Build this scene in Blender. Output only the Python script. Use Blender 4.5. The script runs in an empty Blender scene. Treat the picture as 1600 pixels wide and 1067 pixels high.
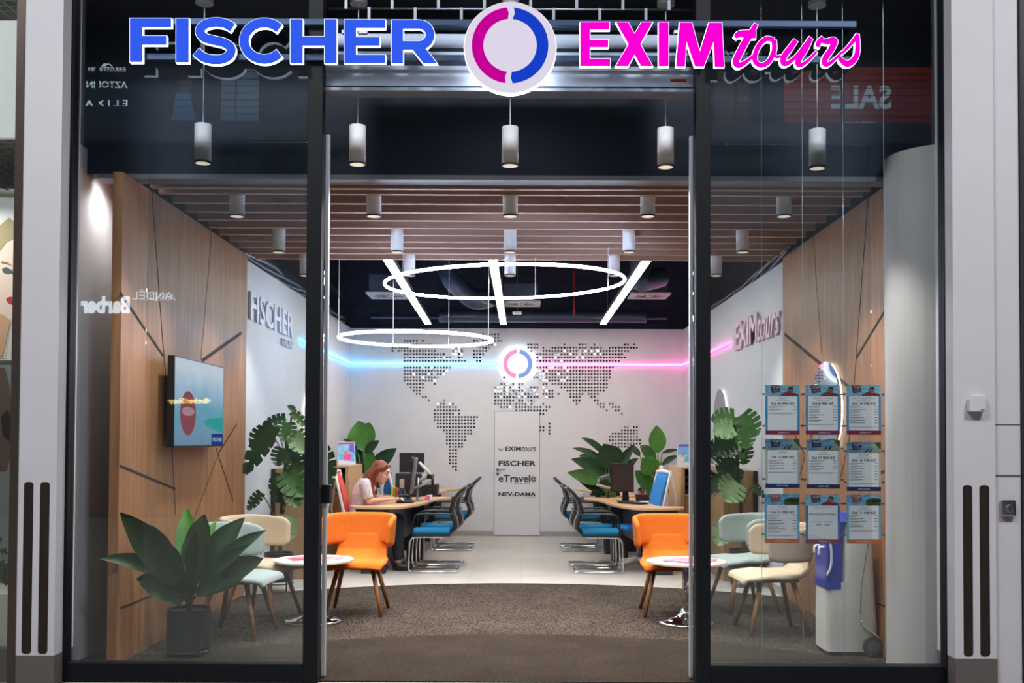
import bpy, bmesh, math, random
from mathutils import Vector, Matrix, Euler
random.seed(7)
PI = math.pi
sc = bpy.context.scene
C = sc.collection
# ---------------------------------------------------------------- camera and pixel helpers
F = 1600.0; CX = 815.0; CY = 648.6
EPS = .024; RHO = .0042
EYE = Vector((0, 0, 1.6))
_f = Vector((0, math.cos(EPS), math.sin(EPS)))
_r0 = Vector((1, 0, 0)); _u0 = Vector((0, -math.sin(EPS), math.cos(EPS)))
_r = math.cos(RHO)*_r0 + math.sin(RHO)*_u0
_u = -math.sin(RHO)*_r0 + math.cos(RHO)*_u0
def ray(px, py): return _f + _r*((px-CX)/F) - _u*((py-CY)/F)
def PY(px, py, Y): d = ray(px, py); return EYE + d*(Y/d.y)          # photo point on the plane y = Y
def PX(px, py, X): d = ray(px, py); return EYE + d*(X/d.x)
def PZ(px, py, z): d = ray(px, py); return EYE + d*((z-1.6)/d.z)
cam = bpy.data.cameras.new('camera'); camo = bpy.data.objects.new('camera', cam); C.objects.link(camo)
cam.sensor_width = 36; cam.lens = 36; cam.clip_start = .05; cam.clip_end = 200
cam.shift_x = -15/1600; cam.shift_y = (CY-533.5)/1600
mw = Matrix.Identity(4)
for i in range(3): mw[i][0] = _r[i]; mw[i][1] = _u[i]; mw[i][2] = -_f[i]; mw[i][3] = EYE[i]
camo.matrix_world = mw
sc.camera = camo
sc.view_settings.view_transform = 'Standard'; sc.view_settings.look = 'None'
sc.view_settings.exposure = 0; sc.view_settings.gamma = 1
try: sc.view_settings.use_curve_mapping = False
except Exception: pass
sc.cycles.use_denoising = True
sc.cycles.max_bounces = 8; sc.cycles.transparent_max_bounces = 24; sc.cycles.diffuse_bounces = 4; sc.cycles.glossy_bounces = 4
sc.cycles.caustics_reflective = False; sc.cycles.caustics_refractive = False
sc.cycles.sample_clamp_indirect = 4.0
w = bpy.data.worlds.new('world'); sc.world = w; w.use_nodes = True
w.node_tree.nodes['Background'].inputs[0].default_value = (.5, .6, .8, 1)
w.node_tree.nodes['Background'].inputs[1].default_value = .012
# ---------------------------------------------------------------- materials
def lin(c):
    return tuple((x/255/12.92 if x/255 <= .04045 else ((x/255+.055)/1.055)**2.4) for x in c[:3])
_M = {}
def mat(name, col=(128,128,128), rough=.5, metal=0, es=0, ecol=None, noise=None, bump=None, spec=None, coat=0):
    """noise = (scale xyz, second colour, sharpness), bump = (scale, strength)"""
    if name in _M: return _M[name]
    m = bpy.data.materials.new(name); m.use_nodes = True; nt = m.node_tree; b = nt.nodes['Principled BSDF']
    c = lin(col)
    b.inputs['Base Color'].default_value = (*c, 1); b.inputs['Roughness'].default_value = rough
    b.inputs['Metallic'].default_value = metal
    if spec is not None: b.inputs['Specular IOR Level'].default_value = spec
    if coat: b.inputs['Coat Weight'].default_value = coat
    if es:
        b.inputs['Emission Color'].default_value = (*lin(ecol or col), 1); b.inputs['Emission Strength'].default_value = es
    if noise or bump:
        tc = nt.nodes.new('ShaderNodeTexCoord'); mp = nt.nodes.new('ShaderNodeMapping'); nt.links.new(tc.outputs['Object'], mp.inputs['Vector'])
    if noise:
        mp.inputs['Scale'].default_value = noise[0]
        n = nt.nodes.new('ShaderNodeTexNoise'); n.inputs['Scale'].default_value = 1; n.inputs['Detail'].default_value = 4
        nt.links.new(mp.outputs[0], n.inputs['Vector'])
        r = nt.nodes.new('ShaderNodeValToRGB'); k = noise[2] if len(noise) > 2 else .25
        r.color_ramp.elements[0].position = .5-k; r.color_ramp.elements[1].position = .5+k
        r.color_ramp.elements[0].color = (*c, 1); r.color_ramp.elements[1].color = (*lin(noise[1]), 1)
        nt.links.new(n.outputs['Fac'], r.inputs[0]); nt.links.new(r.outputs[0], b.inputs['Base Color'])
    if bump:
        n2 = nt.nodes.new('ShaderNodeTexNoise'); n2.inputs['Scale'].default_value = bump[0]; n2.inputs['Detail'].default_value = 3
        nt.links.new(tc.outputs['Object'], n2.inputs['Vector'])
        bp = nt.nodes.new('ShaderNodeBump'); bp.inputs['Strength'].default_value = bump[1]; bp.inputs['Distance'].default_value = .005
        nt.links.new(n2.outputs['Fac'], bp.inputs['Height']); nt.links.new(bp.outputs[0], b.inputs['Normal'])
    _M[name] = m
    return m
def emis(name, col, s):
    if name in _M: return _M[name]
    m = bpy.data.materials.new(name); m.use_nodes = True; nt = m.node_tree; nt.nodes.clear()
    e = nt.nodes.new('ShaderNodeEmission'); o = nt.nodes.new('ShaderNodeOutputMaterial')
    e.inputs[0].default_value = (*lin(col), 1); e.inputs[1].default_value = s
    nt.links.new(e.outputs[0], o.inputs[0]); _M[name] = m
    return m
def paper_mat(name, col):
    m = mat(name, col, .6); nt = m.node_tree; b = nt.nodes['Principled BSDF']; o = [q for q in nt.nodes if q.type == 'OUTPUT_MATERIAL'][0]
    if any(q.type == 'BSDF_TRANSLUCENT' for q in nt.nodes): return m
    t = nt.nodes.new('ShaderNodeBsdfTranslucent'); t.inputs[0].default_value = (*lin(col), 1); mx = nt.nodes.new('ShaderNodeMixShader'); mx.inputs[0].default_value = .5
    nt.links.new(b.outputs[0], mx.inputs[1]); nt.links.new(t.outputs[0], mx.inputs[2]); nt.links.new(mx.outputs[0], o.inputs[0]); return m
def glass_mat():
    m = bpy.data.materials.new('pane_glass'); m.use_nodes = True; nt = m.node_tree; nt.nodes.clear()
    t = nt.nodes.new('ShaderNodeBsdfTransparent'); t.inputs[0].default_value = (.93, .955, .965, 1)
    g = nt.nodes.new('ShaderNodeBsdfGlossy'); g.inputs['Roughness'].default_value = 0; g.inputs[0].default_value = (.9, .95, 1, 1)
    fr = nt.nodes.new('ShaderNodeFresnel'); fr.inputs[0].default_value = 1.52
    ge = nt.nodes.new('ShaderNodeNewGeometry'); io = nt.nodes.new('ShaderNodeMapRange'); io.inputs[3].default_value = 1.52; io.inputs[4].default_value = 1/1.52
    nt.links.new(ge.outputs['Backfacing'], io.inputs[0]); nt.links.new(io.outputs[0], fr.inputs[0])
    mx = nt.nodes.new('ShaderNodeMixShader'); o = nt.nodes.new('ShaderNodeOutputMaterial')
    nt.links.new(fr.outputs[0], mx.inputs[0]); nt.links.new(t.outputs[0], mx.inputs[1]); nt.links.new(g.outputs[0], mx.inputs[2])
    nt.links.new(mx.outputs[0], o.inputs[0])
    return m
def tile_mat(name, c1, c2, mortar, size, rough):
    m = bpy.data.materials.new(name); m.use_nodes = True; nt = m.node_tree; b = nt.nodes['Principled BSDF']
    tc = nt.nodes.new('ShaderNodeTexCoord'); mp = nt.nodes.new('ShaderNodeMapping')
    br = nt.nodes.new('ShaderNodeTexBrick'); br.offset = 0; br.inputs['Scale'].default_value = 1
    br.inputs['Brick Width'].default_value = size; br.inputs['Row Height'].default_value = size
    br.inputs['Mortar Size'].default_value = .002; br.inputs['Color1'].default_value = (*lin(c1), 1)
    br.inputs['Color2'].default_value = (*lin(c2), 1); br.inputs['Mortar'].default_value = (*lin(mortar), 1)
    n = nt.nodes.new('ShaderNodeTexNoise'); n.inputs['Scale'].default_value = 2.5; n.inputs['Detail'].default_value = 6
    mix = nt.nodes.new('ShaderNodeMixRGB'); mix.blend_type = 'MULTIPLY'; mix.inputs[0].default_value = .35
    nt.links.new(tc.outputs['Object'], mp.inputs[0]); nt.links.new(mp.outputs[0], br.inputs['Vector']); nt.links.new(tc.outputs['Object'], n.inputs['Vector'])
    nt.links.new(br.outputs['Color'], mix.inputs[1]); nt.links.new(n.outputs['Fac'], mix.inputs[2])
    nt.links.new(mix.outputs[0], b.inputs['Base Color']); b.inputs['Roughness'].default_value = rough
    return m
def grad_emis(name, stops, axis, lo, hi, s):
    """a picture shown on a lit screen: colour bands along one object axis with noise"""
    m = bpy.data.materials.new(name); m.use_nodes = True; nt = m.node_tree; nt.nodes.clear()
    tc = nt.nodes.new('ShaderNodeTexCoord'); sp = nt.nodes.new('ShaderNodeSeparateXYZ'); mr = nt.nodes.new('ShaderNodeMapRange')
    mr.inputs[1].default_value = lo; mr.inputs[2].default_value = hi
    n = nt.nodes.new('ShaderNodeTexNoise'); n.inputs['Scale'].default_value = 4; n.inputs['Detail'].default_value = 5
    ad = nt.nodes.new('ShaderNodeMath'); ad.operation = 'MULTIPLY_ADD'; ad.inputs[1].default_value = .35
    su = nt.nodes.new('ShaderNodeMath'); su.operation = 'SUBTRACT'; su.inputs[1].default_value = .17
    r = nt.nodes.new('ShaderNodeValToRGB'); e = nt.nodes.new('ShaderNodeEmission'); o = nt.nodes.new('ShaderNodeOutputMaterial')
    while len(r.color_ramp.elements) < len(stops): r.color_ramp.elements.new(.5)
    for el, (p, c) in zip(r.color_ramp.elements, stops): el.position = p; el.color = (*lin(c), 1)
    nt.links.new(tc.outputs['Object'], sp.inputs[0]); nt.links.new(sp.outputs[axis], mr.inputs[0])
    nt.links.new(tc.outputs['Object'], n.inputs['Vector']); nt.links.new(n.outputs['Fac'], ad.inputs[0]); nt.links.new(mr.outputs[0], su.inputs[0])
    nt.links.new(su.outputs[0], ad.inputs[2]); nt.links.new(ad.outputs[0], r.inputs[0]); nt.links.new(r.outputs[0], e.inputs[0]); e.inputs[1].default_value = s
    nt.links.new(e.outputs[0], o.inputs[0])
    return m
# ---------------------------------------------------------------- mesh builder
class MB:
    def __init__(s): s.v = []; s.f = []; s.mi = []; s.k = 0
    def add(s, vs, fs):
        b = len(s.v); s.v += [Vector(v) for v in vs]
        for f in fs: s.f.append([b+i for i in f]); s.mi.append(s.k)
        return s
    def box(s, x0, x1, y0, y1, z0, z1, M=None):
        vs = [Vector((x, y, z)) for z in (z0, z1) for y in (y0, y1) for x in (x0, x1)]
        if M is not None: vs = [M @ v for v in vs]
        return s.add(vs, [(0,1,3,2),(4,5,7,6),(0,1,5,4),(2,3,7,6),(0,2,6,4),(1,3,7,5)])
    def prism(s, a, b):
        n = len(a); return s.add(list(a)+list(b), [list(range(n)), [n+i for i in range(n)][::-1]] + [(i, (i+1) % n, n+(i+1) % n, n+i) for i in range(n)])
    def poly(s, a): return s.add(a, [list(range(len(a)))])
    def tube(s, pts, r, n=8, closed=False, caps=True):
        pts = [Vector(p) for p in pts]; N = len(pts)
        rr = r if isinstance(r, (list, tuple)) else [r]*N
        up = None; rings = []
        for i, p in enumerate(pts):
            if closed: t = pts[(i+1) % N]-pts[i-1]
            else: t = pts[min(i+1, N-1)]-pts[max(i-1, 0)]
            if t.length < 1e-9: t = Vector((0,0,1))
            t.normalize()
            if up is None:
                up = Vector((0,0,1)) if abs(t.z) < .9 else Vector((0,1,0))
            a = up - t*up.dot(t)
            if a.length < 1e-6: a = t.orthogonal()
            a.normalize(); up = a; b = t.cross(a)
            rings.append([p + (a*math.cos(2*PI*k/n)+b*math.sin(2*PI*k/n))*rr[i] for k in range(n)])
        vs = [v for R in rings for v in R]; fs = []
        for i in range(N if closed else N-1):
            j = (i+1) % N
            for k in range(n): fs.append((i*n+k, i*n+(k+1) % n, j*n+(k+1) % n, j*n+k))
        if caps and not closed: fs += [list(range(n))[::-1], [(N-1)*n+k for k in range(n)]]
        return s.add(vs, fs)
    def lathe(s, prof, c=(0,0,0), n=32, M=None):
        vs = []; fs = []; c = Vector(c)
        for r, z in prof:
            for k in range(n):
                v = Vector((max(r, 1e-4)*math.cos(2*PI*k/n), max(r, 1e-4)*math.sin(2*PI*k/n), z))
                vs.append((M @ v if M is not None else v)+c)
        for i in range(len(prof)-1):
            for k in range(n): fs.append((i*n+k, i*n+(k+1) % n, (i+1)*n+(k+1) % n, (i+1)*n+k))
        fs += [list(range(n))[::-1], [(len(prof)-1)*n+k for k in range(n)]]
        return s.add(vs, fs)
    def ell(s, c, r, M=None, nu=16, nv=10):
        prof = [(math.sin(PI*i/nv), -math.cos(PI*i/nv)) for i in range(nv+1)]
        S = Matrix.Diagonal((*[max(q, 1e-4) for q in r], 1))
        MM = (M.to_4x4() @ S) if M is not None else S
        return s.lathe(prof, c, nu, MM.to_3x3())
    def grid(s, fn, nu, nv, closed=False):
        vs = [Vector(fn(i/nu, j/nv)) for j in range(nv+1) for i in range(nu+1)]; W = nu+1
        return s.add(vs, [(j*W+i, j*W+i+1, (j+1)*W+i+1, (j+1)*W+i) for j in range(nv) for i in range(nu)])
    def text(s, txt, fn, depth=0.0, bold=0.0, shear=0.0, space=1.0):
        """fn(u, v, w): u, v in 0..1 over the text's box (u right, v up), w = 0 front .. 1 back"""
        cu = bpy.data.curves.new('t', 'FONT'); cu.body = txt; cu.offset = bold; cu.shear = shear; cu.space_character = space; cu.size = 1
        cu.resolution_u = 3; cu.extrude = .05 if depth else 0
        o = bpy.data.objects.new('t', cu); C.objects.link(o); dg = bpy.context.evaluated_depsgraph_get(); dg.update()
        me = bpy.data.meshes.new_from_object(o.evaluated_get(dg)); vs = [v.co.copy() for v in me.vertices]; fs = [list(p.vertices) for p in me.polygons]
        bpy.data.objects.remove(o); bpy.data.curves.remove(cu); bpy.data.meshes.remove(me)
        if not vs: return s
        x0 = min(v.x for v in vs); x1 = max(v.x for v in vs); y0 = min(v.y for v in vs); y1 = max(v.y for v in vs)
        out = [fn((v.x-x0)/(x1-x0), (v.y-y0)/(y1-y0), 0 if v.z >= 0 and not depth else (0 if v.z > 0 else 1)) for v in vs]
        return s.add(out, fs)
    def xf(s, M): s.v = [M @ v for v in s.v]; return s
    def build(s, name, m, parent=None, local=False, smooth=False, bevel=0, solid=0, sub=0, remesh=0, wn=False):
        if parent is None:
            xs = [v.x for v in s.v]; ys = [v.y for v in s.v]
            org = Vector(((min(xs)+max(xs))/2, (min(ys)+max(ys))/2, min(v.z for v in s.v)))
        elif local: org = Vector((0,0,0))
        else: org = wpos(parent)
        me = bpy.data.meshes.new(name); me.from_pydata([v-org for v in s.v], [], s.f)
        for k, p in zip(s.mi, me.polygons): p.material_index = k; p.use_smooth = smooth
        for q in (m if isinstance(m, (list, tuple)) else [m]): me.materials.append(q)
        bm = bmesh.new(); bm.from_mesh(me); bmesh.ops.recalc_face_normals(bm, faces=bm.faces); bm.to_mesh(me); bm.free()
        o = bpy.data.objects.new(name, me); C.objects.link(o)
        if parent is None: o.location = org
        else: o.parent = parent
        if remesh:
            q = o.modifiers.new('r', 'REMESH'); q.mode = 'VOXEL'; q.voxel_size = remesh; q.use_smooth_shade = True
            q = o.modifiers.new('s', 'SMOOTH'); q.factor = .5; q.iterations = 3
        if solid: q = o.modifiers.new('so', 'SOLIDIFY'); q.thickness = solid; q.offset = 0
        if bevel: q = o.modifiers.new('b', 'BEVEL'); q.width = bevel; q.segments = 2; q.limit_method = 'ANGLE'
        if sub: q = o.modifiers.new('su', 'SUBSURF'); q.levels = sub; q.render_levels = sub
        return o
def wpos(o):
    p = Vector(o.location); q = o.parent
    while q is not None: p = p + q.location; q = q.parent
    return p
def tag(o, label, cat, group=None, kind=None):
    if label: o['label'] = label
    if cat: o['category'] = cat
    if group: o['group'] = group
    if kind: o['kind'] = kind
    return o
def thing(name, label, cat, loc=(0,0,0), rz=0, group=None):
    o = bpy.data.objects.new(name, None); C.objects.link(o); o.location = loc; o.rotation_euler = (0,0,rz); o.empty_display_size = .1
    return tag(o, label, cat, group)
def struct(o): o['kind'] = 'structure'; return o
def dup(root, loc, rz=0, label=None, group=None, scale=None):
    def rec(o, par):
        c = o.copy(); C.objects.link(c)
        if par is not None: c.parent = par
        for ch in list(o.children): rec(ch, c)
        return c
    r = rec(root, None); r.location = loc; r.rotation_euler = (0,0,rz)
    if label: r['label'] = label
    if group: r['group'] = group
    if scale: r.scale = scale
    return r
def smoothpath(pts, n=6, closed=False):
    pts = [Vector(p) for p in pts]; N = len(pts); out = []
    for i in range(N if closed else N-1):
        g = (lambda k: pts[k % N]) if closed else (lambda k: pts[max(0, min(N-1, k))])
        a, b, c, d = g(i-1), g(i), g(i+1), g(i+2)
        for k in range(n):
            t = k/n; out.append(.5*((2*b)+(c-a)*t+(2*a-5*b+4*c-d)*t*t+(3*b-a-3*c+d)*t**3))
    if not closed: out.append(pts[-1])
    return out
# ---------------------------------------------------------------- palette
white_wall = mat('white_paint', (205,206,212), .6, noise=((3,3,3), (198,199,205)))
dark = mat('dark_paint', (22,28,40), .7)
frame_m = mat('dark_frame', (11,15,22), .5, spec=.25)
wood_panel = mat('oak_panel', (172,122,82), .5, noise=((14,26,1.6), (128,86,54), .3), bump=(60,.1))
slat_m = mat('slat_wood', (190,156,142), .55, noise=((1.5,30,60), (150,118,106), .35))
oak = mat('light_oak', (196,160,118), .5, noise=((40,40,4), (176,140,100), .3))
oak2 = mat('cabinet_oak', (176,138,98), .5, noise=((30,30,2), (150,114,78), .3))
chrome = mat('chrome', (215,218,222), .12, metal=1)
steel = mat('brushed_steel', (150,158,170), .32, metal=1)
black_pl = mat('black_plastic', (16,17,20), .4)
dgrey = mat('charcoal_board', (38,40,46), .45)
white_pl = mat('white_plastic', (222,222,222), .4)
white_tube = mat('white_lacquer', (225,226,230), .4)
glass = glass_mat()
lead = mat('dark_lettering', (32,34,40), .6)
# ---------------------------------------------------------------- room shell
Yf = 6.79; Yb = 17.07; XL = -2.86; XR = 2.70; ZT = 3.456
floor_m = tile_mat('floor_tiles', (196,192,186), (188,185,180), (165,160,154), .6, .32)
struct(MB().box(-3.4, 3.4, 6.73, 17.4, -.1, 0).build('floor', floor_m))
mall_m = tile_mat('mall_tiles', (140,132,120), (134,128,116), (104,98,90), .9, .6)
struct(MB().box(-11, 11, -9, 6.728, -.1, 0).build('floor_mall', mall_m))
def arc_poly(cx, cy, R, x0, x1, y0, z, n=40):
    a = [(x0, y0, z), (x1, y0, z)]
    return a + [(x1+(x0-x1)*i/n, cy+math.sqrt(R*R-(x1+(x0-x1)*i/n-cx)**2), z) for i in range(n+1)]
def carpet_mat(name, c1, c2, sx, sy):
    m = mat(name, c1, .95, noise=((sx, sy, 60), c2, .12), bump=(300, .6), spec=.1)
    nt = m.node_tree; n = nt.nodes.new('ShaderNodeTexNoise'); n.inputs['Scale'].default_value = 2.2; n.inputs['Detail'].default_value = 3
    tc = [q for q in nt.nodes if q.type == 'TEX_COORD'][0]; b = nt.nodes['Principled BSDF']; nt.links.new(tc.outputs['Object'], n.inputs['Vector'])
    src = b.inputs['Base Color'].links[0].from_socket
    mr = nt.nodes.new('ShaderNodeMapRange'); mr.inputs[1].default_value = .3; mr.inputs[2].default_value = .7; mr.inputs[3].default_value = .75; mr.inputs[4].default_value = 1.15
    mx = nt.nodes.new('ShaderNodeMixRGB'); mx.blend_type = 'MULTIPLY'; mx.inputs[0].default_value = 1
    nt.links.new(n.outputs['Fac'], mr.inputs[0]); nt.links.new(src, mx.inputs[1]); nt.links.new(mr.outputs[0], mx.inputs[2]); nt.links.new(mx.outputs[0], b.inputs['Base Color'])
    return m
a = arc_poly(-.04, 6.83, 4.6, -3.17, 2.72, 6.79, .005); b = [(x, y, 0) for x, y, z in a]
tag(MB().prism(a, b).build('carpet', carpet_mat('carpet_pile', (80,70,62), (24,21,20), 90, 28)), 'grey-brown ribbed carpet with a curved back edge filling the waiting area', 'carpet')
a = arc_poly(-.04, 4.55, 3.88, -2.98, 2.75, 6.78, .009); b = [(x, y, .0052) for x, y, z in a]
tag(MB().prism(a, b).build('entrance_mat', carpet_mat('mat_pile', (60,50,42), (22,19,17), 130, 130)), 'darker brown fine-pile entrance mat with curved edge just inside the doorway', 'mat')
# side and back walls
struct(MB().box(-3.4, -3.18, 6.85, 10.42, 0, 3.71).build('wall_left_recess', white_wall))
struct(MB().box(-3.2, XL, 10.42, 17.3, 0, ZT).build('wall_left', white_wall))
struct(MB().box(XR+.1, 3.1, 7.63, 10.42, 0, 3.5).build('wall_right_recess', white_wall))
struct(MB().box(XR, 3.1, 10.42, 17.3, 0, ZT).build('wall_right', white_wall))
struct(MB().box(XL, XR, Yb, 17.3, 0, ZT).build('wall_back', white_wall))
brick = mat('dark_brick', (38,48,72), .75, noise=((2,2,5), (24,30,48)), bump=(20,.6))
struct(MB().box(-3.4, 3.4, 17.3, 17.45, 0, 4.75).build('wall_back_upper', brick))
struct(MB().box(-3.4, -3.3, 6.85, 17.4, 3.72, 4.75).build('wall_left_upper', brick))
struct(MB().box(3.3, 3.4, 6.85, 17.4, 3.52, 4.75).build('wall_right_upper', brick))
zc = PY(1040, 8, 7.0).z + .03
struct(MB().box(-3.4, 3.4, 6.88, 17.45, zc, zc+.1).build('ceiling', dark))
zs = 3.49
bh = MB(); bh.box(-3.4, 3.4, 7.43, 7.56, zs+.035, zc)
struct(bh.build('wall_bulkhead', mat('bulkhead_paint', (22,36,56), .6)))
struct(MB().box(-3.1, 2.95, 7.41, 7.58, zs, zs+.034).build('trim_1', mat('grey_trim', (120,122,132), .5)))
skirt = mat('grey_skirting', (150,150,150), .5)
struct(MB().box(XL, PY(771, 800, Yb).x, Yb-.015, Yb, 0, .085).build('baseboard_back', skirt))
struct(MB().box(PY(844, 800, Yb).x, XR, Yb-.015, Yb, 0, .085).build('baseboard_back_right', skirt))
struct(MB().box(XL, XL+.015, 10.5, Yb-.015, 0, .085).build('baseboard_left', skirt))
struct(MB().box(XR-.015, XR, 10.5, Yb-.015, 0, .085).build('baseboard_right', skirt))
# round column
cl = MB(); cl.lathe([(.37,0),(.37,3.62)], (2.965,7.25,0), 48)
struct(cl.build('column', mat('column_white', (172,170,168), .6), smooth=False))
# ---------------------------------------------------------------- shopfront frame
ZF = 5.2
def px_at(x, Y=Yf): return PY(x, 540, Y).x
xo0, xo1 = PY(92, 540, Yf).x, PY(114, 540, Yf).x
xd0, xd1, xd2 = PY(480, 540, Yf).x, PY(503, 540, Yf).x, PY(509, 540, Yf).x
xe0, xe1, xe2 = PY(1080.3, 540, Yf).x, PY(1085.5, 540, Yf).x, PY(1108, 540, Yf).x
xp0, xp1 = PY(1471, 540, Yf).x, PY(1490, 540, Yf).x
zb = PY(300, 1034, Yf).z
struct(MB().box(xo0, xo1, 6.74, 6.84, 0, ZF).build('trim_frame_left', frame_m, bevel=.004))
struct(MB().box(xp0, xp1, 6.74, 6.84, 0, ZF).build('trim_frame_right', frame_m, bevel=.004))
struct(MB().box(xo1, xd0, 6.745, 6.835, 0, zb).build('trim_sill_left', frame_m, bevel=.003))
struct(MB().box(xe2, xp0, 6.745, 6.835, 0, zb).build('trim_sill_right', frame_m, bevel=.003))
struct(MB().box(xd0, xd1, 6.735, 6.845, 0, ZF).build('trim_post_left', frame_m, bevel=.004))
struct(MB().box(xe1, xe2, 6.735, 6.845, 0, ZF).build('trim_post_right', frame_m, bevel=.004))
struct(MB().box(xo1, xd0, 6.78, 6.79, zb, ZF).build('window_1', glass))
struct(MB().box(xe2, xp0, 6.78, 6.79, zb, ZF).build('window_2', glass))
zj = PY(510, 205, Yf).z
for nm, x0, x1, lb in (('sliding_door', xd1, xd2, 'left sliding glass door leaf, open, showing its silver edge and dark lock'), ('sliding_door', xe0, xe1, 'right sliding glass door leaf, open, showing its silver edge')):
    L = x0 < 0
    t = thing('sliding_door', lb, 'sliding door', ((x0+x1)/2, 6.88, 0))
    MB().box(x0, x1, 6.855, 6.90, .02, zj).build('edge_profile', mat('satin_edge', (196,202,214), .45, metal=.55), t, bevel=.003)
    g0, g1 = (x0-1.2, x0-.005) if L else (x1+.005, x1+1.2)
    MB().box(g0, g1, 6.872, 6.880, .12, zj-.05).build('glass_leaf', glass, t)
    MB().box(g0, g1, 6.86, 6.895, .02, .115).build('bottom_rail', frame_m, t)
    if L:
        p = PY(517, 757, 6.87); q = PY(503, 786, 6.87)
        MB().box(q.x, p.x, 6.83, 6.93, q.z, p.z).build('lock_box', frame_m, t, bevel=.003)
# ---------------------------------------------------------------- wall panels with diagonal joints
def wood_wall(X, side, lines, y0, y1, label):
    th = .07*side                                           # side: -1 for the left wall
    t = thing('wood_wall_panel', label, 'wall panel', (X+th/2, (y0+y1)/2, 0))
    MB().box(min(X, X+th), max(X, X+th), y0, y1, .01, zs-.005).build('panel', wood_panel, t)
    gm = mat('joint_shadow_gap', (30,20,16), .8)
    g = MB()
    for (ax, ay, bx, by, wd) in lines:
        A = PX(ax, ay, X); B = PX(bx, by, X); d = (B-A); n = Vector((0, -d.z, d.y)).normalized()*wd/2
        o = Vector((-.0015*side, 0, 0)); o2 = Vector((.002*side, 0, 0))
        g.prism([A+n+o, B+n+o, B-n+o, A-n+o], [A+n+o2, B+n+o2, B-n+o2, A-n+o2])
    g.build('joint', gm, t)
    return t
Lw = [(236.6,288,253,520,.014),(253,520,268.7,703,.018),(268.7,703,274,804,.014),(331.5,355,313.6,562,.012),(187.5,457,254.6,556,.026),(315,564,377,520,.035),
      (187.5,728,274,764,.02),(370,662,342,707,.02),(337.5,700,364,782,.02),(188,950,262,921,.014),(342,707,262,921,.01)]
wood_wall(-2.83, -1, Lw, 7.21, 10.5, 'tall light oak wall panel with diagonal dark joints, left, behind the television')
Rw = [(1357.5,296,1340.6,520,.014),(1340.6,520,1334,612,.014),(1270,362,1284,552,.012),(1395.5,465,1337.6,560,.026),(1226,522,1322,601,.035),(1322,601,1336,612,.03),
      (1328,678,1326,692,.02),(1268.6,677,1262,700,.02),(1240,676,1258,711,.02),(1258,711,1246,758,.02),(1396,731,1340,752,.02),(1396,953,1340,930,.014),(1326,692,1310,760,.014)]
wood_wall(2.68, 1, Rw, 7.37, 10.5, 'tall light oak wall panel with diagonal dark joints, right, behind the price sheets')
# slat ceiling
t = thing('slat_ceiling', 'lowered ceiling of long brown wood slats with dark gaps between', 'slat ceiling', (-.08, 9, zs-.02))
Ys = [7.46+.3135*i for i in range(11)]
for i, y in enumerate(Ys):
    MB().box(-2.78, 2.6, y+.14 if i == 0 else y, (y+.19) if i == 0 else y+.045, zs-.02, zs+.11).build('slat', slat_m, t, bevel=.002)
for x in (-2.2, -.9, .6, 2.0):
    MB().box(x-.02, x+.02, 7.62, 10.66, zs+.112, zs+.15).build('carrier_rail', dark, t)
struct(MB().box(-3.3, 3.3, 7.57, 10.75, zs+.17, zs+.2).build('ceiling_backing', mat('brown_felt', (44,34,32), .9)))
# ---------------------------------------------------------------- downlights
def downlight(x, y, zbot, ztop, label, grp, canopy=None, r=.057, pw=150, lamp=True):
    t = thing('tube_light', label, 'ceiling lamp', (x, y, zbot), 0, grp)
    b = MB(); b.lathe([(r-.006,.02),(r,.0),(r,ztop-zbot),(r-.01,ztop-zbot+.002)], (0,0,0), 28)
    b.build('housing', white_tube, t, local=True, smooth=True)
    b = MB(); b.lathe([(r-.004,-.006),(r+.001,-.006),(r+.001,.006),(r-.004,.006)], (0,0,0), 28); b.build('rim', black_pl, t, local=True)
    b = MB(); b.lathe([(.0,-.001),(r-.008,-.001),(r-.008,-.006),(0,-.007)], (0,0,0), 20); b.build('lens', emis('lens_glow', (255,232,205), .9), t, local=True)
    if canopy:
        b = MB(); b.tube([(0,0,ztop-zbot), (0,0,canopy-zbot)], .004, 6); b.build('cord', white_tube, t, local=True)
        b = MB(); b.lathe([(.0,0),(.06,0),(.06,.035),(0,.035)], (0,0,canopy-zbot-.035), 24); b.build('canopy', white_tube, t, local=True)
    if lamp:
        l = bpy.data.lights.new('spot', 'SPOT'); l.energy = pw; l.spot_size = math.radians(95); l.spot_blend = .7; l.color = (1,.93,.85); l.shadow_soft_size = .04
        lo = bpy.data.objects.new('bulb', l); C.objects.link(lo); lo.parent = t; lo.location = (0,0,-.03)
    return t
cols = ['far left', 'second from left', 'middle', 'second from right', 'far right']
for i, px in enumerate((317,558.5,797,1040,1277)):
    zbm = PY(px, 254+ (px-317)*.0085, 7.0).z; x = PY(px, 230, 7.0).x
    downlight(x, 7.0, zbm, zbm+.262, 'white tube pendant on a long cord in the front row, '+cols[i], 'front row of tube pendants', zc)
for i, px in enumerate((366,582,797,1014,1229)):
    p = PY(px, 334, 7.78+.025); downlight(p.x, 7.78+.1, p.z, zs+.16, 'white tube downlight under the first wood slats, '+cols[i], 'tube downlights in the slat ceiling')
for i, px in enumerate((437,621,797,982,1159)):
    p = PY(px, 394.5, 9.3); downlight(p.x, 9.27, p.z, zs+.16, 'white tube downlight halfway down the slat ceiling, '+cols[i], 'tube downlights in the slat ceiling')
for i, px in enumerate((477,640,797,960,1119)):
    p = PY(px, 430, 10.5); downlight(p.x, 10.5, p.z, zs+.16, 'white tube downlight at the back edge of the slats, '+cols[i], 'tube downlights in the slat ceiling')
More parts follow.
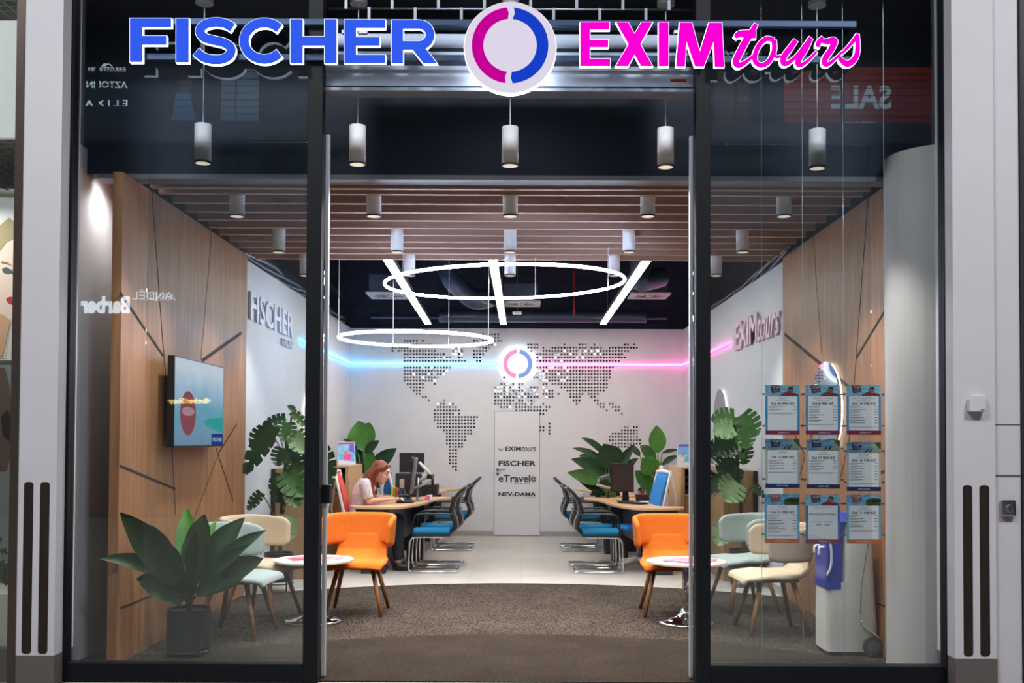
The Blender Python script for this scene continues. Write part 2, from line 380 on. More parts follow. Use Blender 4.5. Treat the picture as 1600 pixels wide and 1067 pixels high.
t = thing('added_wall_spot', 'added small dark spotlight behind the front edge of the left wood wall, under the ceiling step', 'ceiling lamp', (-2.95, 7.62, 3.60))  # added lamp, brightens the left recess wall
b = MB(); b.lathe([(.03,0),(.035,.0),(.035,.088),(.03,.089)], (0,0,0), 20); b.build('housing', dark, t, local=True, smooth=True)
b = MB(); b.lathe([(0,.012),(.029,.012),(.029,.018),(0,.018)], (0,0,0), 16); b.build('lens', emis('lens_glow', (255,232,205), .9), t, local=True)
l = bpy.data.lights.new('spot', 'SPOT'); l.energy = 48; l.spot_size = math.radians(150); l.spot_blend = .8; l.color = (1,.94,.88); l.shadow_soft_size = .08
lo = bpy.data.objects.new('bulb', l); C.objects.link(lo); lo.parent = t; lo.location = (0,0,-.02); lo.rotation_euler = (math.radians(-10),0,0)
# ---------------------------------------------------------------- linear lights and rings
for i, (x0, x1) in enumerate(((-1.40,-1.47),(-.30,-.295),(1.32,1.325))):
    p0 = PY((605,770,1012)[i], 406, 10.72); p1 = PY((669,787,942)[i], 507, 16.3)
    if i == 1: p1 = PY(786.5, 507, 16.3)
    t = thing('linear_light', ('left','middle','right')[i]+' straight glowing white light bar running towards the back wall', 'ceiling light', ((p0.x+p1.x)/2, 13.5, p1.z), 0, 'straight light bars')
    d = Vector((.043,0,0)); zb1 = p1.z
    MB().prism([p0-d, p0+d, p1+d, p1-d], [q+Vector((0,0,.012)) for q in (p0-d, p0+d, p1+d, p1-d)]).build('diffuser', emis('bar_glow', (255,246,230), 46), t)
    d2 = Vector((.052,0,0)); u = Vector((0,0,.0125)); h = Vector((0,0,.07))
    MB().prism([q+u for q in (p0-d2, p0+d2, p1+d2, p1-d2)], [q+h for q in (p0-d2, p0+d2, p1+d2, p1-d2)]).build('housing', mat('bar_housing', (60,66,78), .4), t)
    for q in (p0.lerp(p1, .15), p0.lerp(p1, .85)):
        MB().tube([q+h, Vector((q.x, q.y, zc-.001))], .0025, 5).build('wire', steel, t)
def ring(cx, cy, cz, R, tilt, roll, tr, label, wires, px0):
    t = thing('ring_light', label, 'ceiling light', (cx, cy, cz))
    M = Euler((tilt, roll, 0)).to_matrix()
    pts = [M @ Vector((R*math.cos(2*PI*k/96), R*math.sin(2*PI*k/96), 0)) for k in range(96)]
    MB().tube(pts, tr, 10, closed=True).build('glowing_tube', emis('ring_glow', (206,226,255), 40), t, local=True, smooth=True)
    for a in wires:
        q = M @ Vector((R*math.cos(a), R*math.sin(a), 0)); top = (zs-.022 if cy+q.y < 10.6 else zc-.001)-cz
        MB().tube([q, (q.x, q.y, top)], .003, 5).build('wire', white_tube, t, local=True)
p = PY(789, 440, 9.4)
ring(p.x, 9.4, 1.6+1.44, 1.1, .012, -.024, .0135, 'larger glowing white ring lamp hanging under the slat ceiling', (.45, 2.7, 1.3), 0)
p = PY(650, 529, 11.8)
ring(p.x, 11.8, 1.6+1.155, .88, .0, .008, .017, 'smaller glowing white ring lamp hanging lower at left', (3.3, 2.0, .35, 1.2), 0)
# neon line and emblem on the walls
def seg_tube(name, label, pts, m, r=.017):
    return tag(MB().tube(pts, r, 8).build(name, m, smooth=True), label, 'neon light')
zn = PY(600, 568, Yb-.04).z
xe = PY(781, 568, Yb).x; xf_ = PY(837, 570, Yb).x
p = PX(470, 535, XL+.03)
seg_tube('neon_line', 'light blue neon line along the left and back wall to the round emblem', [(XL+.03, p.y, zn), (XL+.03, Yb-.03, zn), (xe, Yb-.03, zn)], emis('blue_neon', (70,186,255), 14))
p = PX(1140, 537, XR-.03)
seg_tube('neon_line', 'pink neon line along the back and right wall from the round emblem', [(xf_, Yb-.03, zn), (XR-.03, Yb-.03, zn), (XR-.03, p.y, zn)], emis('pink_neon', (255,80,176), 12))
def arc_band(mb, c, r0, r1, a0, a1, notch0, notch1, Y, dep, n=28):
    """flat arrow-ended ring band in the xz plane; angles clockwise from the top"""
    def P(r, a): return (c.x+r*math.sin(a), Y, c.z+r*math.cos(a))
    inn = []; out = []
    for i in range(n+1):
        a = a0+(a1-a0)*i/n; inn.append(P(r0, a)); out.append(P(r1, a))
    rm = (r0+r1)/2
    poly = inn + [P(rm, a1+notch1)] + out[::-1] + [P(rm, a0+notch0)]
    # quads for the band, triangles for the arrow ends
    for i in range(n):
        q = [inn[i], inn[i+1], out[i+1], out[i]]
        if i == 0 and notch0 > 0: q = [inn[0], inn[1], out[1], out[0], P(rm, a0+notch0)]
        mb.prism(q, [(x, y+dep, z) for x, y, z in q])
    if notch1*(1 if a1 > a0 else -1) > 0:
        q = [inn[-1], P(rm, a1+notch1), out[-1]]; mb.prism(q, [(x, y+dep, z) for x, y, z in q])
    if notch0*(1 if a1 > a0 else -1) < 0:
        q = [inn[0], P(rm, a0+notch0), out[0]]; mb.prism(q, [(x, y+dep, z) for x, y, z in q])
def emblem(name, c, R, Y, dep, face, mag, blu, rim, label):
    t = thing(name, label, 'round sign', (c.x, Y+dep/2, c.z-R))
    b = MB(); M = Matrix.Rotation(PI/2, 3, 'X')
    b.lathe([(0, dep*.1), (R*.86, dep*.1), (R*.97, -.0), (R, -dep*.25), (R, -dep*.4), (0, -dep*.4)], (c.x, Y+dep*.1, c.z), 64, M)
    b.build('face', face, t, smooth=False)
    b = MB(); b.lathe([(0, 0), (R*1.008, 0), (R*1.008, -dep*.58), (0, -dep*.58)], (c.x, Y+dep*.42, c.z), 64, M); b.build('glowing_rim', rim, t)
    b = MB(); arc_band(b, c, R*.58, R*.83, math.radians(-173.5), math.radians(-5), math.radians(2.4), math.radians(2.4), Y-.003, .003)
    arc = b.build('left_arc', mag, t)
    b = MB(); arc_band(b, c, R*.58, R*.83, math.radians(5.5), math.radians(176), math.radians(2.4), math.radians(2.4), Y-.003, .003)
    b.build('right_arc', blu, t)
    return t
emblem('round_emblem', PY(809, 568.5, Yb-.07), .292, Yb-.09, .08, emis('emblem_face', (255,255,255), 1.6), emis('emblem_pink', (250,160,212), 1.0), emis('emblem_blue', (140,165,236), 1.0), emis('emblem_rim', (225,235,255), 5),
       'glowing round white emblem with pink and blue half rings on the back wall')
# ---------------------------------------------------------------- big illuminated letters above the door
YL = 6.645
def W(x, y, Y=YL): return PY(x, y, Y)
def off_poly(P, d):
    n = len(P); A = sum(P[i][0]*P[(i+1) % n][1]-P[(i+1) % n][0]*P[i][1] for i in range(n)); s = 1 if A > 0 else -1
    out = []
    for i in range(n):
        p0, p1, p2 = Vector(P[i-1]), Vector(P[i]), Vector(P[(i+1) % n])
        e1 = (p1-p0).normalized(); e2 = (p2-p1).normalized()
        n1 = Vector((e1.y, -e1.x))*s; n2 = Vector((e2.y, -e2.x))*s
        m = (n1+n2); k = m.length
        m = m/k if k > 1e-6 else n1
        out.append(p1 + m*(d/max(.35, m.dot(n1))))
    return out
def stroke2d(pts, w, d=0, n=5, sm=True):
    pts = [Vector((p[0], p[1], 0)) for p in pts]
    if sm: 
        ws = w if isinstance(w, list) else [w]*len(pts)
        q = smoothpath([Vector((p.x, p.y, ww)) for p, ww in zip(pts, ws)], n); pts = [Vector((p.x, p.y)) for p in q]; ws = [p.z for p in q]
    else: pts = [Vector((p.x, p.y)) for p in pts]; ws = [w]*len(pts)
    N = len(pts); L = []; R = []
    for i in range(N):
        t = (pts[min(i+1, N-1)]-pts[max(i-1, 0)]).normalized(); nn = Vector((-t.y, t.x))
        p = pts[i] + (t*(d if i == N-1 else (-d if i == 0 else 0)))
        L.append(p+nn*(ws[i]/2+d)); R.append(p-nn*(ws[i]/2+d))
    return L, R
def letter(t, name, items, face, side, Y0=YL, dep=.03, gw=.5):
    A = MB(); B = MB()
    def put(mb, q, y0, y1):
        a = [PY(p[0], p[1], Y0) for p in q]; off = y0-Y0
        mb.prism([Vector((p.x, y0, p.z)) for p in a], [Vector((p.x, y1, p.z)) for p in a])
    for it in items:
        if it[0] == 'p':
            put(A, it[1], Y0-.002, Y0); put(B, off_poly(it[1], gw), Y0+.0005, Y0+dep)
        else:
            for mb, d, y0, y1 in ((A, 0, Y0-.002, Y0), (B, gw, Y0+.0005, Y0+dep)):
                L, R = stroke2d(it[1], it[2], d)
                for i in range(len(L)-1): put(mb, [L[i], L[i+1], R[i+1], R[i]], y0, y1)
    n0 = len(B.f); B.mi = []
    for q in B.f: B.mi.append(1 if min(B.v[i].y for i in q) > Y0+dep-.001 else 0)
    o = B.build('letter', [side, dark], t); A.build('letter_face', face, o)
    return o
def rct(x0, x1, y0, y1): return ('p', [(x0,y0),(x1,y0),(x1,y1),(x0,y1)])
blue_f = emis('letter_blue', (52,92,238), 1.0); mag_f = emis('letter_magenta', (255,0,214), 1.0); side_w = emis('letter_side_glow', (225,238,255), 3.5)
t = thing('illuminated_sign', 'seven big blue illuminated capital letters above the left pane', 'shop sign', PY(441, 100, 6.7))
def arcpts(cx, cy, rx, ry, a0, a1, n=14): return [(cx+rx*math.cos(math.radians(a0+(a1-a0)*i/n)), cy-ry*math.sin(math.radians(a0+(a1-a0)*i/n))) for i in range(n+1)]
letter(t, 'F', [rct(203,222.5,28.5,97), rct(222.5,267.5,28.5,42.5), rct(222.5,260,56,70)], blue_f, side_w)
letter(t, 'I', [rct(275,295,28.7,97.5)], blue_f, side_w)
letter(t, 'S', [('s', [(363.5,43.5),(352,37),(336,34.8),(320,38.5),(312.5,48),(318,58),(334,63),(350,67),(360.5,75),(358.5,86),(347,92.5),(331,93),(317,89),(306.5,80.5)], 14.5)], blue_f, side_w)
letter(t, 'C', [('s', arcpts(413,64,31.5,28.5,42,318), 15)], blue_f, side_w)
letter(t, 'H', [rct(453.5,473,30,98.5), rct(507,526,30,98.5), rct(473,507,57,71.5)], blue_f, side_w)
letter(t, 'E', [rct(538,556.5,30.5,98.5), rct(556.5,602,30.5,44), rct(556.5,593.5,58,71.5), rct(556.5,602,85.5,98.5)], blue_f, side_w)
letter(t, 'R', [rct(611.5,630,31,99), ('s', [(630,38),(655,38)]+arcpts(655,54.5,17,16.5,80,-80,8)+[(655,71),(630,71)], 14), ('p', [(644,77),(664,74),(683.5,99.5),(662,99.5)])], blue_f, side_w)
t2 = thing('illuminated_sign', 'big magenta illuminated lettering, part capitals part script, above the right pane', 'shop sign', PY(1120, 105, 6.7))
letter(t2, 'E', [rct(906.5,922,34.5,103.5), rct(922,952.5,34.5,46.5), rct(922,950.5,62,74), rct(922,953.5,91.5,103.5)], mag_f, side_w)
letter(t2, 'X', [('p', [(962.5,34.7),(981.5,34.7),(1020,103.5),(1001.5,103.5)]), ('p', [(1002,34.7),(1019.8,34.7),(981.5,103.5),(961.8,103.5)])], mag_f, side_w)
letter(t2, 'I', [rct(1029,1044.8,34.8,103.6)], mag_f, side_w)
letter(t2, 'M', [('p', [(1062,35),(1074,35),(1070.5,104),(1056,104)]), ('p', [(1062,35),(1081,35),(1100,104),(1086,104)]), ('p', [(1107.5,35.3),(1127,35.3),(1100,104),(1086,104)]), ('p', [(1114,35.3),(1128,35.3),(1131.7,104.5),(1116.5,104.5)])], mag_f, side_w)
def s4(pts, wd): return ('s', [(1100+x*.1625, 20+y*.1625) for x, y in pts], [q*.1625 for q in wd] if isinstance(wd, list) else wd*.1625)
letter(t2, 't', [s4([(502,108),(455,190),(395,285),(335,400),(308,465),(325,505),(375,490),(430,452),(478,410)], [40,60,70,70,66,58,46,36,28]), s4([(300,238),(335,205),(400,205),(500,205)], [40,62,78,84])], mag_f, side_w)
letter(t2, 'o', [s4([(672,262),(600,250),(535,305),(495,390),(492,465),(545,505),(612,480),(650,425),(676,350),(672,262)], 50), s4([(668,400),(700,425),(742,415)], 30)], mag_f, side_w)
letter(t2, 'u', [s4([(884,262),(825,345),(768,425),(765,485),(812,480),(880,425),(960,330),(1030,240)], [50,60,60,56,44,36,40,48]), s4([(1022,250),(975,350),(915,440),(905,498),(950,495),(1010,450),(1080,375)], [50,56,60,52,40,32,28])], mag_f, side_w)
letter(t2, 'r', [s4([(1142,232),(1105,280),(1092,330)], [30,50,44]), s4([(1120,275),(1190,275),(1255,268),(1225,350),(1170,430),(1160,490),(1205,490),(1270,435),(1330,375)], [30,60,66,62,60,52,40,30,26])], mag_f, side_w)
letter(t2, 's', [s4([(1480,205),(1440,265),(1385,330),(1325,390)], [36,40,34,26]), s4([(1478,205),(1478,290),(1472,390),(1435,460),(1375,490),(1320,455),(1300,420)], [34,46,52,60,62,48,24])], mag_f, side_w)
e = emblem('disc', PY(797, 71, 6.56), .298, 6.56, .09, emis('disc_white', (222,214,232), 1.0), emis('disc_magenta', (196,0,150), 1.0), emis('disc_blue', (22,62,200), 1.0), emis('disc_rim', (240,246,255), 5),
       'big round white sign with magenta and blue half rings between the two lettered signs')
# rails the letters are fixed to
rail_m = mat('rail_metal', (62,76,100), .35, metal=.8)
for y0, y1, nm in ((31,41,'upper'),(87,96,'lower')):
    a = PY(212, y0, 6.71); b = PY(1338, y1, 6.71); z = (PY(797, (y0+y1)/2+.0, 6.71)).z
    tag(MB().box(a.x, b.x, 6.70, 6.735, z-.021, z+.021).build('sign_rail', rail_m, bevel=.003), nm+' long metal rail behind the illuminated letters', 'metal rail', 'rails behind the letters')
# sliding door operator box
hx0, hx1 = xd1, xe1
t = thing('door_operator', 'long silver metal sliding door drive housing over the doorway', 'door drive', ((hx0+hx1)/2, 6.9, PY(797, 143, 6.8).z))
def zz(y, Y=6.8): return PY(797, y, Y).z
MB().tube([(hx0, 6.95, zz(45, 6.95)), (hx1, 6.95, zz(45, 6.95))], .034, 16).build('roller_tube', mat('dark_steel', (70,84,100), .3, metal=.9), t, smooth=True)
prof = mat('profile_steel', (168,180,200), .38, metal=.6)
MB().box(hx0, hx1, 6.86, 6.97, zz(75, 6.86), zz(53, 6.86)).build('upper_profile', prof, t, bevel=.004)
MB().box(hx0, hx1, 6.84, 6.97, zz(91, 6.84), zz(81, 6.84)).build('middle_profile', prof, t, bevel=.003)
MB().box(hx0, hx1, 6.93, 6.97, zz(104, 6.9), zz(90, 6.9)).build('recess_plate', dark, t)
MB().box(hx0, hx1, 6.82, 6.96, zz(110, 6.82), zz(103, 6.82)).build('lower_ledge', prof, t, bevel=.003)
MB().box(hx0, hx1, 6.84, 6.96, zz(135, 6.84), zz(111, 6.84)).build('front_cover', mat('satin_steel', (196,208,228), .4, metal=.55, bump=(30,.15)), t, bevel=.003)
MB().box(hx0, hx1, 6.82, 6.97, zz(142.5, 6.82), zz(137, 6.82)).build('bottom_lip', prof, t, bevel=.003)
MB().box(hx0, hx1, 6.87, 6.975, zz(138, 6.82), zz(52, 6.86)).build('back_plate', dark, t)
p = PY(1048, 119, 6.838); q = PY(1072, 133, 6.838)
lb = MB().box(p.x, q.x, 6.835, 6.8385, q.z, p.z).build('label_plate', mat('label_white', (214,214,220), .5), t)
p2 = PY(1048, 123.5, 6.836); q2 = PY(1072, 128.5, 6.836)
MB().box(p2.x, q2.x, 6.8335, 6.8348, q2.z, p2.z).build('label_band', mat('label_red', (170,30,48), .5), lb)
for i, px in enumerate((541, 567, 1060)):
    p = PY(px, 50, 6.86); MB().box(p.x-.03, p.x+.03, 6.85, 6.9, p.z-.012, p.z+.01).build('bracket', white_tube, t)
# roller grille
t = thing('roller_grille', 'rolled-up security grille of thin metal rods above the doorway', 'grille', (-.08, 6.93, zz(40)))
z0 = PY(797, 14.5, 6.93).z; dz = z0-PY(797, 38, 6.93).z
sp = PY(649, 20, 6.93).x-PY(577, 20, 6.93).x; xa = PY(577, 20, 6.93).x; xb = PY(613, 20, 6.93).x
for j, z in enumerate((z0-dz, z0, z0+dz, z0+2*dz)):
    b = MB(); b.tube([(hx0, 6.93, z), (hx1, 6.93, z)], .0085, 8); b.build('rod', steel, t, smooth=True)
    x = (xa if j % 2 == 0 else xb)
    for k in range(-2, 9):
        xx = x+k*sp
        if hx0 < xx < hx1: MB().box(xx-.0095, xx+.0095, 6.918, 6.942, z-.006, z+dz+.006).build('link', steel, t)
# bulkhead of dark shutter housing seen between the rods (above the drive): none
# ---------------------------------------------------------------- back wall door
dx0, dx1 = PY(772, 700, Yb).x, PY(843.5, 700, Yb).x; dzt = PY(808, 642, Yb).z
d = struct(MB().box(dx0+.008, dx1-.008, Yb-.012, Yb-.002, .012, dzt-.008).build('door_1', mat('door_white', (206,207,212), .5)))
g = mat('door_gap', (90,92,98), .7)
MB().box(dx0, dx1, Yb-.006, Yb-.001, 0, dzt).build('reveal_gap', g, d)
def wtxt(mb, s, x0, x1, y0, y1, Y, dep=.002, **k):
    a = PY(x0, y1, Y); b = PY(x1, y0, Y)
    return mb.text(s, lambda u, v, w_: (a.x+(b.x-a.x)*u, Y+w_*dep, a.z+(b.z-a.z)*v), depth=1 if dep else 0, **k)
Yd = Yb-.0145
wtxt(MB(), 'EXIM', 789.5, 814, 697.5, 704.5, Yd, bold=.03).build('lettering', lead, d)
wtxt(MB(), 'tours', 814.8, 837.8, 697.5, 705, Yd, bold=.01, shear=.4).build('lettering', lead, d)
m = MB()
for k in range(4):
    c0 = PY(783.5, 699.5+k*.0, Yd)
    m.tube([(c0.x+.05*math.cos(a)*(1-.2*k), Yd-.001, c0.z-.01+.04*math.sin(a)*(1-.2*k)) for a in [PI*(.85+.25*k)+i*.16 for i in range(9)]], .004, 5)
m.build('globe_mark', lead, d)
wtxt(MB(), 'FISCHER', 779, 837.5, 720, 728, Yd, bold=.035).build('lettering', lead, d)
wtxt(MB(), 'eTravel', 779, 828.5, 742, 753, Yd, bold=.025).build('lettering', lead, d)
c0 = PY(833.5, 748.7, Yd); m = MB(); m.tube([(c0.x+.04*math.cos(a), Yd, c0.z+.04*math.sin(a)) for a in [i*PI/10 for i in range(20)]], .007, 6, closed=True)
wtxt(m, 'cz', 830.8, 836.3, 746.8, 750.8, Yd, bold=.03); m.build('lettering', lead, d)
wtxt(MB(), 'FISCHER GROUP', 804, 828, 754.5, 756.3, Yd).build('lettering', lead, d)
wtxt(MB(), 'NEV-DAMA', 779, 837.5, 769, 775, Yd, bold=.035).build('lettering', lead, d)
wtxt(MB(), 'FISCHER GROUP', 821, 837.5, 776.3, 777.8, Yd).build('lettering', lead, d)
p = PY(777.5, 733, Yb-.02)
m = MB(); M = Matrix.Rotation(PI/2, 3, 'X'); m.lathe([(0,0),(.027,0),(.027,-.012),(0,-.012)], p, 20, M); m.tube([p, p+Vector((0,-.045,0)), p+Vector((.13,-.045,0))], .009, 8)
h = m.build('door_handle', steel, d, smooth=True)
p = PY(777.5, 740.7, Yb-.02); MB().lathe([(0,0),(.027,0),(.027,-.012),(0,-.012)], p, 20, M).build('lock_rosette', steel, d)
# ---------------------------------------------------------------- dotted world map
rows = {85:[(585,585),(625,639),(657,675)],105:[(657,675)],125:[(123,195),(231,231),(531,549),(585,610),(640,693)],146:[(123,320),(585,657),(850,905),(1080,1080),(1170,1205),(1260,1275),(1435,1450),(1490,1490)],
165:[(51,105),(123,320),(405,440),(567,621),(850,905),(957,957),(1011,1090),(1110,1205),(1224,1296),(1345,1505)],184:[(51,51),(87,105),(123,300),(405,460),(531,603),(880,880),(940,1455)],
204:[(123,355),(405,460),(531,585),(710,710),(905,1420)],223:[(123,390),(440,465),(531,567),(905,1440)],243:[(123,390),(405,480),(549,567),(690,690),(905,1405)],
282:[(123,390),(905,1370)],302:[(123,370),(905,1335)],322:[(123,355),(710,710),(905,1335)],341:[(123,320),(710,710),(888,1350)],360:[(123,300),(710,710),(930,1330)],
380:[(140,230),(300,300),(690,730),(765,830),(940,975),(1010,1040),(1065,1330)],400:[(158,230),(670,730),(745,830),(850,905),(940,975),(1065,1330)],420:[(176,210),(655,900),(955,1010),(1095,1310)],
440:[(194,210),(655,920),(957,1010),(1045,1045),(1115,1190),(1224,1275)],458:[(230,245),(655,910),(975,1010),(1115,1170),(1240,1260)],478:[(263,263),(350,350),(655,830),(850,900),(1135,1170),(1260,1275)],
498:[(318,330),(350,350),(385,405),(670,870),(957,957),(1152,1152),(1278,1278),(1296,1315),(1350,1365)],518:[(318,370),(385,425),(700,760),(795,925),(975,993),(1296,1310),(1368,1400)],
538:[(300,440),(795,940),(975,975),(1330,1330),(1385,1400)],558:[(300,405),(440,440),(795,925),(940,955),(1418,1418)],577:[(300,545),(830,905)],597:[(300,530),(812,905)],617:[(318,530),(830,920),(993,993)],
637:[(318,530),(812,940),(993,993),(1435,1455),(1490,1508)],656:[(350,515),(812,940),(993,993),(1420,1508)],676:[(368,515),(830,920),(993,993),(1365,1508)],696:[(368,480),(830,920),(1345,1508)],
715:[(368,480),(830,905),(1345,1525)],735:[(368,460),(848,885),(1365,1525)],754:[(388,460),(1365,1455)],774:[(388,425),(1365,1400)],793:[(388,425)],813:[(388,425)],833:[(388,425)],853:[(388,425)],872:[(405,425)],892:[(425,425)]}
dots = []
seen = set()
for y, rr in rows.items():
    for x0, x1 in rr:
        for k in range(-4, 79):
            x = 123+17.95*k
            if x0-9 < x < x1+9 and (k, y) not in seen:
                seen.add((k, y))
                px, py = 600+x*.2625, 500+y*.2625
                if (px-809)**2+(py-568.5)**2 < 26**2: continue
                p = PY(px, py, Yb-.003)
                ax = random.uniform(-.035, .035); ay = random.uniform(-.035, .035)
                pts = []
                for q in range(10):
                    dx = .0172*math.cos(q*PI/5); dz_ = .0172*math.sin(q*PI/5); pts.append(Vector((p.x+dx, Yb-.004+dx*ax+dz_*ay, p.z+dz_)))
                dots.append((abs(px-700)+abs(py-640)*.6, pts))
t = thing('world_map', 'world map of small round mirror dots on the back wall', 'wall decoration', (PY(806, 620, Yb).x, Yb-.003, PY(700, 735, Yb).z))
mir = mat('mirror_dot', (150,152,156), .06, metal=1)
dots.sort(key=lambda q: q[0]); rest = MB()
for k, (_, pts) in enumerate(dots):
    b = MB() if k < 100 else rest
    b.prism(pts, [Vector((v.x, Yb-.0005, v.z)) for v in pts])
    if k < 100: b.build('mirror_dot', mir, t)
tag(rest.build('mirror_dots', mir, t), None, None, kind='stuff')
# ---------------------------------------------------------------- lettering on the side walls
t = thing('wall_lettering', 'pale blue-white raised capital lettering high on the left wall', 'wall sign', (XL+.02, 11.7, 2.7))
def xtxt(mb, s, X, ax, ayt, ayb, bx, byt, byb, dep, side, **k):
    A1 = PX(ax, ayt, X); A0 = PX(ax, ayb, X); B1 = PX(bx, byt, X); B0 = PX(bx, byb, X)
    z0 = (A0.z+B0.z)/2; z1 = (A1.z+B1.z)/2
    return mb.text(s, lambda u, v, w_: (X+side*dep*w_, A0.y+(B0.y-A0.y)*u, z0+(z1-z0)*v), depth=1, **k)
lw_f = mat('pale_letter_face', (206,214,232), .4); lw_s0 = mat('pale_letter', (214,220,234), .4); lp = mat('pink_letter', (226,190,208), .4)
ledge = mat('letter_edge_blue', (198,207,226), .5); pedge = mat('letter_edge_pink', (232,190,210), .5)
def two_tone(s, X, args, side, f, e, par, **k):
    b = MB(); xtxt(b, s, X, *args, .022, side, **k); 
    fs = b.f; sides = 1
    b.mi = []
    for q in b.f:
        xs = [b.v[i].x for i in q]; b.mi.append(0 if max(xs)-min(xs) < .005 else 1)
    b.build('lettering', [f, e], par)
two_tone('FISCHER', XL+.03, (392,457.5,502,459,487.5,527), -1, lw_f, ledge, t, bold=.02)
two_tone('GROUP', XL+.03, (441,528,540,459,533,545), -1, lw_f, ledge, t)
t = thing('wall_lettering', 'pale pink raised lettering, capitals then script, high on the right wall', 'wall sign', (XR-.02, 11.8, 2.7))
two_tone('EXIM', XR-.03, (1148,506,547,1182,487,535), 1, lp, pedge, t, bold=.02)
two_tone('tours', XR-.03, (1183,492,536,1217,480,521), 1, lp, pedge, t, bold=.01, shear=.35)
# ---------------------------------------------------------------- round backlit mirrors
def mirror(X, Y, z, R, side, label):
    t = thing('round_mirror', label, 'mirror', (X, Y, z-R), 0, 'round backlit mirrors')
    M = Matrix.Rotation(-side*PI/2, 3, 'Y')
    b = MB(); b.lathe([(0,0),(R,0),(R,-.008),(0,-.008)], (X-side*.045,Y,z), 64, Matrix.Rotation(-side*PI/2,3,'Y')); b.build('mirror_glass', mat('mirror_silver', (215,222,226), .02, metal=1), t)
    b = MB(); b.tube([(X-side*.016, Y+(R-.02)*math.cos(k*PI/32), z+(R-.02)*math.sin(k*PI/32)) for k in range(64)], .006, 6, closed=True); b.build('light_strip', emis('mirror_strip', (255,244,226), 9), t)
    b = MB(); b.lathe([(0,0),(R-.06,0),(R-.06,-.03),(0,-.03)], (X-side*.04,Y,z), 40, Matrix.Rotation(-side*PI/2,3,'Y')); b.build('back_plate', steel, t)
mirror(XL, 13.75, 1.87, .42, -1, 'round backlit mirror on the left wall beside the door post')
mirror(XR, 13.75, 1.87, .42, 1, 'round backlit mirror on the right wall above the split-leaf plant')
mirror(2.68, 8.9, 1.87, .42, 1, 'round backlit mirror on the right wood wall behind the price sheets')
# ---------------------------------------------------------------- television
XT = -2.70
A = PX(273, 555, XT); B = PX(349.5, 573, XT); zt = (A.z+B.z)/2; zbt = (PX(273, 699, XT).z+PX(349, 697, XT).z)/2; y0, y1 = A.y, B.y
t = thing('television', 'wide flat television on the left wood wall showing a sea picture', 'television', (XT-.04, (y0+y1)/2, zbt))
MB().box(XT-.055, XT, y0-.0, y1, zbt, zt).build('casing', black_pl, t, bevel=.004)
MB().box(-2.828, XT-.055, (y0+y1)/2-.3, (y0+y1)/2+.3, (zbt+zt)/2-.2, (zbt+zt)/2+.2).build('wall_mount', black_pl, t)
scr = MB().box(XT, XT+.002, y0+.012, y1-.012, zbt+.014, zt-.012).build('screen', grad_emis('sea_picture', [(0,(128,150,176)),(.2,(128,166,190)),(.42,(120,178,202)),(.62,(172,202,224)),(.88,(230,236,246))], 2, zbt-wpos(t).z, zt-wpos(t).z, .95), t)
def SC(u, v, dx=.0035): return Vector((XT+dx, y0+(y1-y0)*u, zbt+(zt-zbt)*v))
b = MB(); b.poly([SC(.25+.15*math.cos(a), .38+.25*math.sin(a)) for a in [k*PI/12 for k in range(24)]]); b.build('kayak_picture', emis('kayak_red', (160,84,92), .9), scr)
b = MB(); b.poly([SC(.25+.12*math.cos(a), .38+.05*math.sin(a)+.02, .0045) for a in [k*PI/12 for k in range(24)]]); b.build('kayak_seat_picture', emis('kayak_pale', (206,160,170), .8), scr)
b = MB(); b.poly([SC(*p) for p in ((.56,.3),(.7,.34),(.985,.36),(.985,.17),(.85,.19),(.72,.22),(.6,.26))]); b.build('shallow_water_picture', emis('lagoon', (58,176,170), .9), scr)
b = MB(); b.poly([SC(*p, .0045) for p in ((.73,.015),(.985,.015),(.985,.155),(.73,.155))]); lg = b.build('logo_box', emis('logo_navy', (30,62,128), .9), scr)
b = MB(); b.text('FISCHER', lambda u, v, w_: SC(.755+.21*u, .06+.045*v, .0055), bold=.03); b.build('logo_lettering', emis('logo_white', (190,206,232), .9), scr)
# ---------------------------------------------------------------- price sheets on cables
YP = 6.96
cab = mat('steel_cable', (190,200,205), .35, metal=.8)
zlo = .02
for i, px in enumerate((1190, 1254, 1318, 1382)):
    x = PY(px, 540, YP).x
    tag(MB().tube([(x, YP, zlo), (x, YP, zc)], .0014, 6).build('display_cable', cab), ('first','second','third','fourth')[i]+' thin vertical steel cable from the left carrying the price sheets', 'cable', 'display cables')
data = [[(1196,1249,602,679,'SENEGAL','Od 20 990 Kč','b'),(1259,1312,602,679,'TUNISKO - PEVNINA','Od 8 990 Kč','b'),(1323,1376,602,679,'EGYPT - SHARM EL SH','Od 14 790 Kč','b')],
        [(1196,1249,686,762,'ALBÁNIE','Od 12 990 Kč','g'),(1260,1312,687,763,'ALGARVE','Od 17 830 Kč','g'),(1323,1376,691,767,'MALLORCA','Od 13 790 Kč','g')],
        [(1195,1249,772,848,'FRANCIE','Od 13 790 Kč','o'),(1259,1312,773,849,'','','h'),(1323,1376,773,849,'ITÁLIE','Od 11 490 Kč','o')]]
def flat(n, c): return paper_mat(n, c)
paper = flat('sheet_paper', (226,228,232)); inkm = flat('ink', (30,32,38)); grey_ink = flat('grey_ink', (120,122,128))
bor = {'b': flat('border_sea_blue', (44,140,190)), 'g': flat('border_grey_green', (176,182,170)), 'o': flat('border_sky_green', (96,170,200)), 'h': flat('border_blue', (40,110,170))}
foot = {'b': flat('footer_wine', (128,24,70)), 'g': flat('footer_navy', (18,44,98)), 'o': flat('footer_orange', (196,98,44)), 'h': flat('footer_wine', (128,24,70))}
badge = {'b': flat('badge_wine', (134,22,66)), 'g': flat('badge_navy', (20,50,110)), 'o': flat('badge_orange', (214,110,52)), 'h': flat('badge_wine', (134,22,66))}
